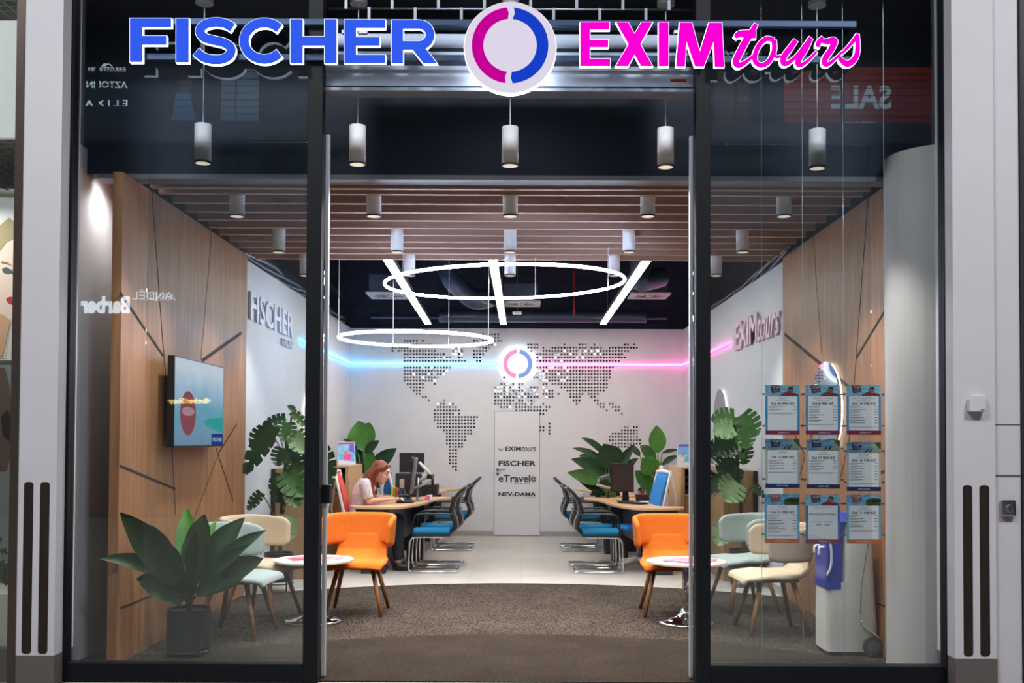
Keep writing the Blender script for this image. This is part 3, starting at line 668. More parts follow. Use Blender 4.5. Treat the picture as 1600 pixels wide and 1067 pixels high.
head = {'b': mat('header_water', (70,170,208), .6, noise=((30,30,90), (170,214,226), .2)), 'g': mat('header_beach', (40,120,196), .6, noise=((20,20,40), (150,170,140), .15)),
        'o': mat('header_lake', (40,126,190), .6, noise=((24,24,40), (150,200,220), .2)), 'h': mat('header_water', (70,170,208), .6)}
clipm = mat('clip_metal', (120,124,120), .35, metal=.8); wtx = flat('white_print', (235,235,238)); red_s = flat('picture_red', (190,60,74)); skin_s = flat('picture_tan', (190,130,96)); dk_s = flat('picture_dark', (48,40,40)); gr_s = flat('picture_green', (70,110,60)); sand_s = flat('picture_sand', (210,196,170))
for r, row in enumerate(data):
    for c, (x0, x1, y0, y1, ttl, pr, ty) in enumerate(row):
        a = PY(x0, y1, YP); b_ = PY(x1, y0, YP); Wd = b_.x-a.x; H = b_.z-a.z
        lab = {'b': 'sea-blue bordered price sheet with wine-red footer headed ', 'g': 'pale bordered price sheet with navy footer headed ', 'o': 'green and sky bordered price sheet with orange footer headed '}.get(ty)
        lab = (lab+ttl) if lab else 'blue bordered opening-hours sheet with wine-red footer headed PROVOZNI DOBA'
        t = thing('price_sheet', lab, 'sheet', ((a.x+b_.x)/2, YP, a.z), 0, 'price sheets hung on cables')
        def Q(u0, u1, v0, v1, y): return (a.x+Wd*u0, a.x+Wd*u1, y, y+.0007, a.z+H*v0, a.z+H*v1)
        def qb(u0, u1, v0, v1, y, mb=None):
            mb = mb or MB(); return mb.poly([(a.x+Wd*u0, y, a.z+H*v0),(a.x+Wd*u1, y, a.z+H*v0),(a.x+Wd*u1, y, a.z+H*v1),(a.x+Wd*u0, y, a.z+H*v1)])
        MB().box(a.x-.003, b_.x+.003, YP-.0005, YP+.003, a.z-.003, b_.z+.003).build('acrylic_holder', glass, t)
        bq = qb(0,.065,.085,.775,YP-.0022); qb(.935,1,.085,.775,YP-.0022,bq); bq.build('border', bor[ty], t)
        hd = qb(0,1,.775,1,YP-.0034).build('header_picture', head[ty], t)
        def blob(pts, m_, y): 
            MB().poly([(a.x+Wd*u, y, a.z+H*v) for u, v in pts]).build('picture_shape', m_, hd)
        if ty in 'bh':
            blob([(.42,.785),(.5,.83),(.62,.865),(.78,.85),(.95,.83),(.98,.785)], red_s, YP-.0042); blob([(.62,.86),(.66,.95),(.72,.965),(.8,.93),(.82,.87)], skin_s, YP-.0044); blob([(.66,.93),(.72,.975),(.81,.955),(.82,.91),(.74,.94)], dk_s, YP-.0048)
        elif ty == 'g':
            blob([(.3,.78),(.45,.83),(1,.86),(1,.78)], sand_s, YP-.0042); blob([(.5,.8),(.62,.86),(.66,.86),(.58,.8)], dk_s, YP-.0044); blob([(.62,.8),(.74,.87),(.78,.87),(.7,.8)], dk_s, YP-.0044); blob([(.8,1),(1,1),(1,.84),(.92,.9)], gr_s, YP-.0044)
        else:
            blob([(.56,.78),(.56,.9),(.75,.94),(1,.92),(1,.78)], gr_s, YP-.0042); blob([(.56,.87),(.75,.9),(1,.9),(1,.86),(.8,.84)], dk_s, YP-.0044)
        bd = MB().prism([(a.x+Wd*u, YP-.0052, a.z+H*v) for u, v in ((.14,.995),(.4,.995),(.44,.86),(.18,.84))], [(a.x+Wd*u, YP-.0045, a.z+H*v) for u, v in ((.14,.995),(.4,.995),(.44,.86),(.18,.84))]).build('badge', badge[ty], t)
        def tx(s, u0, u1, v0, v1, m_, par, y=YP-.0056, **k):
            MB().text(s, lambda u, v, w_: (a.x+Wd*(u0+(u1-u0)*u), y, a.z+H*(v0+(v1-v0)*v)), **k).build('lettering', m_, par)
        tx('TOP', .18, .40, .92, .98, wtx, bd, bold=.04); tx('nabídka', .21, .41, .875, .90, wtx, bd)
        sh = qb(.065,.935,.085,.775,YP-.0036).build('sheet', paper, t)
        ft = qb(0,1,0,.085,YP-.0040).build('footer', foot[ty], t)
        if ty in 'bh': tx('EXIM', .38, .55, .028, .06, wtx, ft, bold=.03); tx('tours', .56, .72, .028, .06, wtx, ft, shear=.4)
        elif ty == 'g': tx('FISCHER', .33, .68, .028, .06, wtx, ft, bold=.03)
        else: tx('NEV-DAMA', .3, .7, .028, .06, wtx, ft, bold=.03)
        if ty != 'h':
            L = .035*len(ttl)
            tx(ttl, .5-L/2 if L < .8 else .1, .5+L/2 if L < .8 else .9, .72, .75, inkm, sh, y=YP-.0042)
            tx(pr, .15 if len(pr) > 11 else .19, .85 if len(pr) > 11 else .81, .60, .66, inkm, sh, y=YP-.0042, bold=.03)
            nl = [2,6,7,4,4,7,7,0,5][r*3+c]
            b = MB()
            for k in range(nl):
                v = .56-k*.055
                b.box(*Q(.085,.085+random.uniform(.28,.5),v,v+.012,YP-.0042)); b.box(*Q(.8,.91,v,v+.012,YP-.0042)); b.box(*Q(.1,.1+random.uniform(.15,.3),v-.02,v-.013,YP-.0042))
            v = .56-nl*.055-.02; b.box(*Q(.085,.91,v,v+.006,YP-.0042)); b.box(*Q(.085,.8,v-.015,v-.009,YP-.0042)); b.box(*Q(.3,.7,.69,.696,YP-.0042))
            b.build('small_print', grey_ink, sh)
        else:
            tx('NEV Travel s.r.o.', .25, .75, .725, .745, inkm, sh, y=YP-.0042)
            tx('PROVOZNÍ DOBA', .1, .9, .58, .625, inkm, sh, y=YP-.0042, bold=.015); tx('PONDĚLÍ - NEDĚLE', .18, .82, .43, .46, inkm, sh, y=YP-.0042, bold=.01); tx('9:00 - 21:00', .3, .7, .37, .4, inkm, sh, y=YP-.0042, bold=.02)
            b = MB()
            for k in range(3): b.box(*Q(.09,.09+.2+.15*k,.16-.03*k,.166-.03*k,YP-.0042))
            b.build('small_print', grey_ink, sh)
        for u in (-.085, 1.03):
            for v in (.16, .8):
                MB().box(a.x+Wd*u, a.x+Wd*(u+.055)+.004, YP-.005, YP+.006, a.z+H*v, a.z+H*v+.012).build('clip', clipm, t)
# ---------------------------------------------------------------- pillars outside
pil = mat('pillar_plaster', (202,200,205), .7, noise=((2,2,2), (192,191,197), .3)); basem = mat('pillar_base', (96,90,88), .5)
slot = mat('slot_walnut', (40,26,22), .5, noise=((60,60,3), (22,16,16), .3))
Yp = 6.62
def xm(px, Y=Yp): return PY(px, 540, Y).x
def pz(py, Y=Yp, px=60): return PY(px, py, Y).z
t = struct(MB().box(xm(32), xm(91.5), Yp, 6.9, pz(1024), 5.3).build('pillar_left', pil))
MB().box(xm(31), xm(92), Yp-.004, 6.9, 0, pz(1024)).build('plinth', basem, t)
def rslot(x0, x1, z0, z1, Y, par):
    n = 5; r = .02; pts = []
    for cx, cz, a0 in ((x1-r, z1-r, 0), (x0+r, z1-r, 90), (x0+r, z0+r, 180), (x1-r, z0+r, 270)):
        for k in range(n+1): a = math.radians(a0+90*k/n); pts.append((cx+r*math.cos(a), cz+r*math.sin(a)))
    MB().prism([(x, Y-.001, z) for x, z in pts], [(x, Y+.01, z) for x, z in pts]).build('inset_slot', slot, par)
for a, b in ((39,54),(64.5,79.5)): rslot(PY(a-3, 880, Yp).x, PY(b-3.5, 880, Yp).x, pz(1021), pz(753), Yp-.002, t)
t = struct(MB().box(xm(1489.5), xm(1554), Yp, 6.9, pz(1029,Yp,1520), 5.3).build('pillar_right', pil))
MB().box(xm(1490), xm(1555), Yp-.004, 6.9, 0, pz(1029,Yp,1520)).build('plinth', basem, t)
for a, b in ((1504,1518.5),(1530,1545)): rslot(PY(a+1, 880, Yp).x, PY(b+1, 880, Yp).x, pz(1025,Yp,1520), pz(758,Yp,1520), Yp-.002, t)
pil2 = mat('pillar_panel', (200,198,204), .6, noise=((1.5,1.5,3), (192,191,197), .3))
t = struct(MB().box(xm(1555), xm(1597), Yp+.03, 6.9, 0, 5.3).build('wall_mall_panel', pil2))
MB().box(xm(1555)+.003, xm(1597)-.003, Yp+.027, Yp+.03, pz(745,Yp,1570), pz(742,Yp,1570)).build('joint', basem, t)
MB().box(xm(1555)+.003, xm(1597)-.003, Yp+.028, Yp+.03, pz(664,Yp,1570), pz(662.5,Yp,1570)).build('joint', basem, t)
struct(MB().box(xm(1598), xm(1660), Yp+.0, 6.9, 0, 5.3).build('wall_mall_edge', dgrey))
# sensor box and lock
p = PY(1515, 617, Yp-.05); q = PY(1541, 643, Yp-.05)
t = thing('wall_sensor', 'small white box sensor fixed on the right pillar', 'sensor', ((p.x+q.x)/2, Yp-.03, q.z))
MB().prism([(p.x, Yp-.05, q.z),(q.x, Yp-.05, q.z),(q.x, Yp-.05, p.z),(p.x+.02, Yp-.05, p.z),(p.x, Yp-.05, p.z-.03)], [(p.x, Yp-.001, q.z),(q.x, Yp-.001, q.z),(q.x, Yp-.001, p.z),(p.x+.02, Yp-.001, p.z),(p.x, Yp-.001, p.z-.03)]).build('box', mat('sensor_white', (200,200,204), .5), t, bevel=.004)
MB().box(q.x-.035, q.x-.01, Yp-.0515, Yp-.05, q.z+.008, q.z+.014).build('mark', grey_ink, t)
p = PY(1566, 781, Yp-.01); q = PY(1589, 808, Yp-.01)
t = thing('key_lock', 'chrome key switch plate on the right-hand wall panel', 'lock', ((p.x+q.x)/2, Yp+.01, q.z))
MB().box(p.x, q.x, Yp-.005, Yp+.0295, q.z, p.z).build('plate', chrome, t, bevel=.012)
cc = Vector(((p.x+q.x)/2, Yp-.006, (p.z+q.z)/2)); MB().lathe([(0,.012),(.02,.012),(.028,0),(0,0)], cc, 24, M).build('cylinder', steel, t)
MB().box(cc.x-.003, cc.x+.003, Yp-.0195, Yp-.018, cc.z-.016, cc.z+.006).build('keyhole', black_pl, t)
# ---------------------------------------------------------------- neighbour shopfront at far left
trimb = mat('bronze_trim', (92,82,76), .35, metal=.7)
struct(MB().box(xm(19.5), xm(32), Yp-.01, 6.9, 0, 5.3).build('trim_neighbour_post', trimb))
xn = xm(19.5)
struct(MB().box(-5.2, xn, 8.6, 8.7, 0, 5.3).build('wall_neighbour', mat('neighbour_wall', (214,212,200), .7)))
struct(MB().box(xn, xn+.05, 6.92, 8.7, 0, 5.3).build('wall_neighbour_side', mat('neighbour_wall', (214,212,200), .7)))
struct(MB().box(-5.2, xn, 6.74, 6.84, 0, pz(1020)).build('trim_neighbour_sill', basem))
struct(MB().box(-5.2, xn, 6.77, 6.78, pz(1020), 5.3).build('window_3', glass))
def grid_ceiling(z, y0, y1, label):
    t = thing('grid_ceiling', label, 'ceiling grid', (-4.2, (y0+y1)/2, z)); lt = mat('grid_white', (190,196,190), .5)
    b = MB(); x = -5.2
    while x < xn: b.box(x, x+.012, y0, y1, z, z+.05); x += .1
    y = y0
    while y < y1: b.box(-5.2, xn, y, y+.012, z, z+.05); y += .1
    b.build('lattice', lt, t); MB().box(-5.2, xn, y0, y1, z+.16, z+.18).build('void_board', dgrey, t)
grid_ceiling(PY(10, 217, 7.02).z, 7.02, 8.5, 'lower white lattice ceiling in the neighbouring shop window at the left edge')
grid_ceiling(PY(10, 29, 8.5).z, 6.95, 8.5, 'upper white lattice ceiling in the neighbouring shop window at the left edge')
struct(MB().box(-5.2, xn, 6.96, 7.01, PY(10, 214, 6.95).z, PY(10, 31, 6.95).z).build('trim_neighbour_fascia', mat('fascia_white_glow', (226,226,218), .5, es=.3)))  # faint emission added to the plain white fascia so it looks lit

za, zb2 = PY(10, 563, 7.3).z, PY(10, 308, 7.3).z
xr = PY(24, 430, 7.3).x
t = thing('beauty_poster', 'large poster of a pale face with red lips in the neighbouring window', 'poster', (xr-.5, 7.3, za))
MB().box(xr-1.0, xr, 7.3, 7.32, za, zb2).build('sheet', mat('poster_ground', (206,204,196), .5), t)
def pp(pts, m_, k, nm): MB().poly([PY(x, y, 7.3-.002*k) for x, y in pts]).build(nm, m_, t)
psk = mat('poster_skin', (222,196,176), .5); phair = mat('poster_hair', (150,132,92), .6); plip = mat('poster_lip', (176,48,44), .5); peye = mat('poster_eye', (70,84,80), .5); psk2 = mat('poster_skin_warm', (200,158,120), .5)
pp([(-60,560),(-60,380),(-20,380),(23,372),(23,460),(20,490),(8,560)], psk, 1, 'face'); pp([(-60,400),(-60,340),(0,352),(14,340),(24,348),(24,372),(10,378),(0,392)], phair, 2, 'hair')
pp([(2,408),(12,410),(20,416),(12,413),(2,411)], mat('poster_brow', (120,96,76), .6), 2, 'brow'); pp([(3,420),(10,417),(19,422),(20,427),(10,428),(4,425)], peye, 2, 'eye'); pp([(9,467),(16,463),(24,466),(24,470),(19,476),(12,473)], plip, 2, 'lips')
pp([(-60,560),(-10,488),(6,492),(16,500),(10,530),(4,556)], psk2, 3, 'neck')
zc1, zc2 = PY(10, 880, 7.3).z, PY(10, 570, 7.3).z
t = thing('shade_poster', 'lower grey-brown portrait poster in the neighbouring window', 'poster', (xr-.5, 7.3, zc1))
MB().box(xr-1.0, xr, 7.3, 7.32, zc1, zc2).build('sheet', mat('poster_grey', (122,124,120), .5), t)
def pp2(pts, m_, k, nm): MB().poly([PY(x, y, 7.3-.002*k) for x, y in pts]).build(nm, m_, t)
pp2([(-30,570),(-30,740),(10,735),(19,700),(19,640),(14,600),(8,575)], mat('poster_brown', (92,74,62), .5), 1, 'shadowed_face'); pp2([(2,650),(12,640),(18,655),(14,690),(4,680)], mat('poster_dark_hair', (40,32,30), .5), 2, 'hair')
struct(MB().box(-5.2, xn, 6.9, 7.5, 0, PY(10, 915, 7.3).z).build('trim_neighbour_plinth', mat('plinth_cream', (196,190,172), .6)))
# small plant in that window
t = thing('small_window_plant', 'small dark green plant at the bottom of the neighbouring window', 'plant', PY(10, 915, 7.15))
leafd = mat('leaf_dark', (34,62,38), .4)
b = MB()
for k in range(22):
    p = PY(10, 915, 7.15); a = random.uniform(0, 2*PI); q = p+Vector((math.cos(a)*random.uniform(.02,.09), math.sin(a)*.08, random.uniform(.05,.3)))
    s = Vector((random.uniform(-.02,.02), .005, .02)); b.prism([q, q+s+Vector((.015,0,0)), q+2*s, q+s-Vector((.015,0,0))], [v+Vector((0,.001,0)) for v in (q, q+s+Vector((.015,0,0)), q+2*s, q+s-Vector((.015,0,0)))]); b.tube([p, q], .0015, 4)
b.build('foliage', leafd, t)
MB().lathe([(.0,0),(.05,0),(.06,.09),(0,.09)], (PY(10, 915, 7.15).x, 7.15+.15, PY(10, 915, 7.3).z), 16).build('pot', white_pl, t)
# ---------------------------------------------------------------- lounge chairs
walnut = mat('leg_walnut', (156,106,64), .45, noise=((40,40,5), (122,80,48), .3))
def fabric(n, c, c2): return mat(n, c, .9, noise=((160,160,160), c2, .2), bump=(260,.4), spec=.15)
orange = fabric('orange_wool', (200,112,42), (176,90,28)); beige = fabric('beige_wool', (200,182,156), (182,164,138)); mint = fabric('mint_wool', (160,170,166), (142,154,150)); taupe = fabric('taupe_wool', (184,166,146), (160,142,124))
def lounge_chair(label, loc, rz, fab, fab_back=None):
    """front faces -y"""
    t = thing('lounge_chair', label, 'armchair', loc, rz, 'lounge chairs')
    def seat(u, v):
        # v along the depth front -> back, u across
        P = [(-.33,.425,.25),(-.31,.47,.275),(-.2,.482,.29),(0,.47,.28),(.14,.48,.245),(.22,.54,.235),(.25,.62,.235),(.27,.70,.235)]
        k = v*(len(P)-1); i = min(int(k), len(P)-2); f = k-i
        y, z, hw = [P[i][j]*(1-f)+P[i+1][j]*f for j in range(3)]
        x = (u*2-1)*hw; c = abs(u*2-1)
        return (x, y+.015*c*c, z-.02*c**4 + (.02*c**3 if v > .3 else 0))
    MB().grid(seat, 14, 21).build('seat', fab, t, local=True, smooth=True, solid=.045, sub=1)
    def band(u, v):
        a = (u*2-1)*math.radians(112); n = 2.6
        ca, sa = math.cos(a), math.sin(a)
        x = .31*(abs(sa)**(2/n))*(1 if sa > 0 else -1); y = .02+.27*(abs(ca)**(2/n))*(1 if ca > 0 else -1)
        if ca < 0: y = .02-.30*abs(math.sin(abs(a)-PI/2))*1.35
        e = abs(u*2-1); zlo = .60+.0*e; zhi = .895-.035*e**3
        if e > .9: k = (e-.9)/.1; zlo += .035*k*k; zhi -= .05*k*k
        z = zlo+(zhi-zlo)*v; lean = .035*(v-.3)
        return (x*(1+lean*1.6), y+(lean*1.3 if ca > 0 else 0), z)
    MB().grid(band, 40, 6).build('backrest', fab_back or fab, t, local=True, smooth=True, solid=.048, sub=1)
    for sx in (-1,1):
        for sy in (-1,1):
            b = MB(); b.tube([(sx*.15, sy*.13-.02, .45), (sx*.255, sy*.245-.02, .0)], [.023,.0165], 12); b.build('leg', walnut, t, local=True, smooth=True)
    b = MB(); b.box(-.19,.19,-.19,.16,.425,.452); b.build('underframe', mat('underframe_wood', (92,64,44), .5), t, local=True, bevel=.01)
    return t
p = PY(558, 900, 9.45); lounge_chair('orange fabric lounge chair beside the left coffee table, in front of the woman', (p.x, 9.5, .010), .0, orange)
p = PY(1048, 900, 9.45); lounge_chair('orange fabric lounge chair behind the right coffee table', (p.x, 9.5, .010), -.04, orange)
lounge_chair('beige fabric lounge chair against the left wood wall, behind the leafy floor plant', (-2.33, 9.2, .010), PI/2-.25, beige)
lounge_chair('pale mint lounge chair at far left, half hidden by the front plant', (-2.33, 8.38, .010), PI/2-.1, mint)
lounge_chair('mint green fabric lounge chair on the right, farther from the glass', (2.12, 9.72, .010), -PI/2-.12+.35, mint)
lounge_chair('taupe-backed beige lounge chair on the right, next to the water cooler', (2.12, 8.62, .010), -PI/2-.05+.1, beige, taupe)
# ---------------------------------------------------------------- coffee tables
def coffee_table(x, y, label, lf):
    t = thing('coffee_table', label, 'table', (x, y, .0055), 0, 'round coffee tables')
    MB().lathe([(0,.523),(.325,.523),(.343,.529),(.345,.545),(0,.545)], (0,0,0), 56).build('tabletop', mat('birch_top', (226,212,196), .4), t, local=True)
    MB().lathe([(.035,.03),(.033,.52),(.0,.52)], (0,0,0), 24).build('column', chrome, t, local=True, smooth=True)
    MB().lathe([(.0,.0),(.245,.0),(.247,.012),(.235,.022),(.16,.036),(.09,.06),(.05,.10),(.035,.15),(0,.15)], (0,0,0), 48).build('base', chrome, t, local=True, smooth=True)
    MB().lathe([(0,.505),(.12,.505),(.12,.522),(0,.522)], (0,0,0), 24).build('top_plate', steel, t, local=True)
    for k, (dx, dy, a, c) in enumerate(lf):
        b = MB(); Mx = Matrix.Translation((x+dx, y+dy, .5505+.0022*k)) @ Matrix.Rotation(a, 4, 'Z')
        b.box(-.105,.105,-.15,.15,0,.002, Mx); o = b.build('leaflet', mat('leaflet_'+c, {'pink':(200,44,84),'rose':(212,84,108),'white':(232,226,226)}[c], .4, noise=((18,18,18),(240,150,170),.12)), None)
        side_ = 'left' if x < 0 else 'right'
        tag(o, ('lowest','second','third','fourth')[k]+' of the '+c+' travel leaflets lying on the '+side_+' coffee table', 'leaflet', 'leaflets on the '+side_+' coffee table')
    return t
coffee_table(PY(491, 900, 9.0).x, 8.97, 'round pale coffee table with chrome foot, left, partly behind the door post', [(-.12,.02,.5,'pink'),(.1,0,-.6,'rose'),(-.02,.05,1.3,'pink')])
coffee_table(PY(1071, 900, 9.0).x, 8.97, 'round pale coffee table with chrome foot, right, partly behind the door post', [(-.06,.05,.3,'rose'),(.0,.0,-.4,'pink'),(.12,.04,1.1,'pink'),(-.05,-.04,.9,'rose')])
# ---------------------------------------------------------------- desks
desk_top = mat('desk_oak', (206,172,130), .4, noise=((4,40,4), (190,152,110), .3))
def desk(root_x, root_y, s, label, near):
    t = thing('desk', label, 'desk', (root_x, root_y, 0), 0, 'curved oak-topped desks')
    out = [(-2.06,12.33),(-2.02,12.2),(-1.9,12.12),(-1.72,12.07),(-1.55,12.09),(-1.42,12.2),(-1.32,12.45),(-1.24,12.8),(-1.19,13.3),(-1.14,13.7),(-1.02,14.05),(-.98,14.22),(-1.05,14.3),(-1.75,14.3),(-1.75,12.75),(-1.8,12.5),(-1.92,12.42),(-2.03,12.41)]
    q = smoothpath([(x, y, 0) for x, y in out], 4, closed=True)
    L = [((v.x+1.6)*s, v.y-12.07) for v in q]
    MB().prism([(x, y, .80) for x, y in L], [(x, y, .772) for x, y in L]).build('desktop', desk_top, t, local=True, bevel=.003)
    def bx(nm, x0, x1, y0, y1, z0, z1, m, top=None):
        a = sorted(((x0+1.6)*s, (x1+1.6)*s)); b = MB()
        if top is None: b.box(a[0], a[1], y0-12.07, y1-12.07, z0, z1)
        else:
            c = sorted(((top[0]+1.6)*s, (top[1]+1.6)*s))
            b.prism([(a[0], y0-12.07, z0),(a[1], y0-12.07, z0),(a[1], y1-12.07, z0),(a[0], y1-12.07, z0)], [(c[0], y0-12.07, z1),(c[1], y0-12.07, z1),(c[1], y1-12.07, z1),(c[0], y1-12.07, z1)])
        return b.build(nm, m, t, local=True)
    bx('leg_panel', -1.9, -1.62, 12.2, 12.36, 0, .771, dgrey, top=(-1.97,-1.58))
    bx('leg_panel', -1.5, -1.3, 13.5, 13.75, 0, .771, dgrey, top=(-1.55,-1.27))
    bx('leg_panel', -1.74, -1.7, 13.9, 14.25, 0, .771, dgrey)
    b = MB(); w_ = lambda x, y, z: ((x+1.6)*s, y-12.07, z)
    A = [w_(-1.6,12.34,.31), w_(-1.6,12.34,.77), w_(-1.44,13.5,.77), w_(-1.44,13.5,.36)]
    b.prism(A, [(x-.02*s, y, z) for x, y, z in A]); b.build('modesty_panel', mat('modesty_grey', (96,104,120), .35, metal=.4), t, local=True)
    return t
desk(-1.6, 12.07, 1, 'curved oak-topped desk where the woman sits, left near', 1)
desk(1.5, 12.07, -1, 'curved oak-topped desk on the right nearest the door, with flat monitor', 1)
desk(-1.6, 14.62, 1, 'curved oak-topped desk on the left, farther back behind the first', 0)
desk(1.5, 14.62, -1, 'curved oak-topped desk on the right, farther back behind the first', 0)
# ---------------------------------------------------------------- visitor chairs (cantilever)
seatblue = fabric('seat_blue', (34,116,160), (24,98,142))
def visitor_chair(label, loc, rz):
    """sitter faces -x; back at +x"""
    t = thing('visitor_chair', label, 'chair', loc, rz, 'blue cantilever visitor chairs')
    b = MB(); b.box(-.27,.2,-.22,.22,.46,.515); b.build('seat', seatblue, t, local=True, bevel=.022, smooth=False)
    b = MB(); b.box(-.26,.2,-.215,.215,.435,.459); b.build('seat_shell', black_pl, t, local=True, bevel=.008)
    def back(u, v):
        z = .47+.55*v; K_ = ((0,.19),(.12,.25),(.28,.235),(.48,.19),(.7,.215),(.86,.27),(1,.36))
        for (a0_, b0_), (a1_, b1_) in zip(K_, K_[1:]):
            if a0_ <= v <= a1_+1e-6: x = b0_+(b1_-b0_)*(3*((v-a0_)/(a1_-a0_))**2-2*((v-a0_)/(a1_-a0_))**3)
        y = (u*2-1)*.205
        return (x+.02*(1-(u*2-1)**2), y, z)
    MB().grid(back, 8, 16).build('backrest_mesh', mat('mesh_black', (26,26,30), .7), t, local=True, smooth=True, solid=.006)
    fr = [back(0, k/12) for k in range(13)]+[back(k/6, 1) for k in range(1,6)]+[back(1, 1-k/12) for k in range(13)]
    b = MB(); b.tube([(x+.004, y*1.03, z) for x, y, z in fr], .013, 8); b.build('backrest_frame', black_pl, t, local=True, smooth=True)
    for k in (.35, .65):
        b = MB(); b.tube([Vector(back(k, q/10))+Vector((.02,0,0)) for q in range(11)], .008, 6); b.build('back_rib', mat('rib_grey', (170,172,178), .3, metal=.6), t, local=True, smooth=True)
    pts = [(.12,-.2,.43),(-.2,-.2,.43),(-.27,-.2,.4),(-.29,-.2,.32),(-.295,-.2,.06),(-.27,-.2,.02),(-.22,-.2,.014),(.24,-.2,.014),(.28,-.18,.014),(.285,-.14,.014),(.285,.14,.014),(.28,.18,.014),(.24,.2,.014),(-.22,.2,.014),(-.27,.2,.02),(-.295,.2,.06),(-.29,.2,.32),(-.27,.2,.4),(-.2,.2,.43),(.12,.2,.43)]
    MB().tube(smoothpath(pts, 3), .0125, 10).build('sled_frame', chrome, t, local=True, smooth=True)
    for s in (-1, 1):
        MB().tube(smoothpath([(.25,s*.225,.70),(0,s*.235,.71),(-.17,s*.235,.705),(-.23,s*.235,.66),(-.25,s*.23,.5),(-.24,s*.225,.45)], 4), .012, 8).build('armrest', black_pl, t, local=True, smooth=True)
    return t
v0 = visitor_chair('blue cantilever visitor chair nearest the door at the left near desk', (-1.05, 12.5, 0), 0)
dup(v0, (-1.03, 13.18, 0), 0, 'blue cantilever visitor chair second at the left near desk, just behind the nearest one')
dup(v0, (-1.0, 14.92, 0), 0, 'blue cantilever visitor chair at the left far desk, nearer of its pair')
dup(v0, (-1.0, 15.55, 0), 0, 'blue cantilever visitor chair at the left far desk, closest to the back wall')
dup(v0, (.93, 12.5, 0), PI, 'blue cantilever visitor chair nearest the door at the right near desk')
dup(v0, (.91, 13.18, 0), PI, 'blue cantilever visitor chair second at the right near desk, just behind the nearest one')
dup(v0, (.88, 14.92, 0), PI, 'blue cantilever visitor chair at the right far desk, nearer of its pair')
dup(v0, (.88, 15.55, 0), PI, 'blue cantilever visitor chair at the right far desk, closest to the back wall')
# ---------------------------------------------------------------- office chairs
coral = fabric('coral_fabric', (222,96,84), (204,80,70)); blue_fb = fabric('sky_blue_fabric', (60,136,206), (48,120,190))
def office_chair(label, loc, rz, fab):
    """sitter faces +x; back at -x"""
    t = thing('office_chair', label, 'office chair', loc, rz, 'white-framed office chairs')
    b = MB(); b.box(-.2,.25,-.23,.23,.49,.55); b.build('seat', fab, t, local=True, bevel=.03)
    def bk(u, v):
        return (-.20-.13*v+.03*math.sin(v*PI), (u*2-1)*(.2-.02*v), .58+.60*v)
    MB().grid(bk, 8, 12).build('backrest', fab, t, local=True, smooth=True, solid=.022)
    for s in (-1,1):
        MB().tube([(-.18,s*.225,.52),(-.22,s*.225,.7),(-.29,s*.22,1.0),(-.335,s*.215,1.2)], [.02,.019,.018,.018], 8).build('back_strut', white_pl, t, local=True, smooth=True)
        MB().tube([(-.335,s*.215,1.2),(-.40,s*.2,.95),(-.43,s*.18,.72),(-.34,s*.1,.47),(-.1,s*.05,.45)], .018, 8).build('rear_strut', white_pl, t, local=True, smooth=True)
        MB().tube(smoothpath([(-.05,s*.26,.5),(-.03,s*.29,.62),(-.02,s*.29,.76),(.1,s*.28,.775),(.18,s*.27,.77)], 3), .014, 8).build('armrest', white_pl, t, local=True, smooth=True)
    MB().tube([(-.335,-.22,1.2),(-.345,0,1.21),(-.335,.22,1.2)], .024, 8).build('top_bar', white_pl, t, local=True, smooth=True)
    MB().tube([(0,0,.12),(0,0,.49)], .026, 12).build('gas_column', steel, t, local=True, smooth=True)
    b = MB()
    for k in range(5):
        a = k*2*PI/5+.3; b.tube([(0,0,.13),(.28*math.cos(a),.28*math.sin(a),.085)], [.032,.018], 8)
    st = b.build('star_base', white_pl, t, local=True, smooth=True)
    for k in range(5):
        a = k*2*PI/5+.3; c0 = Vector((.28*math.cos(a), .28*math.sin(a), .03)); n_ = Vector((-math.sin(a), math.cos(a), 0))*.02
        MB().tube([c0-n_, c0+n_], .03, 14).build('caster', mat('caster_grey', (190,192,196), .4), st, local=True)
    return t
office_chair('white-framed office chair with coral back, under the woman', (-1.93, 12.62, 0), .05, coral)
office_chair('white-framed office chair with blue back at the left far desk', (-1.72, 15.0, 0), .5, blue_fb)
office_chair('white-framed office chair with sky blue back at the right near desk', (1.46, 12.76, 0), PI+.25, blue_fb)
office_chair('white-framed office chair with coral back at the right far desk', (1.72, 15.1, 0), PI-.1, coral)
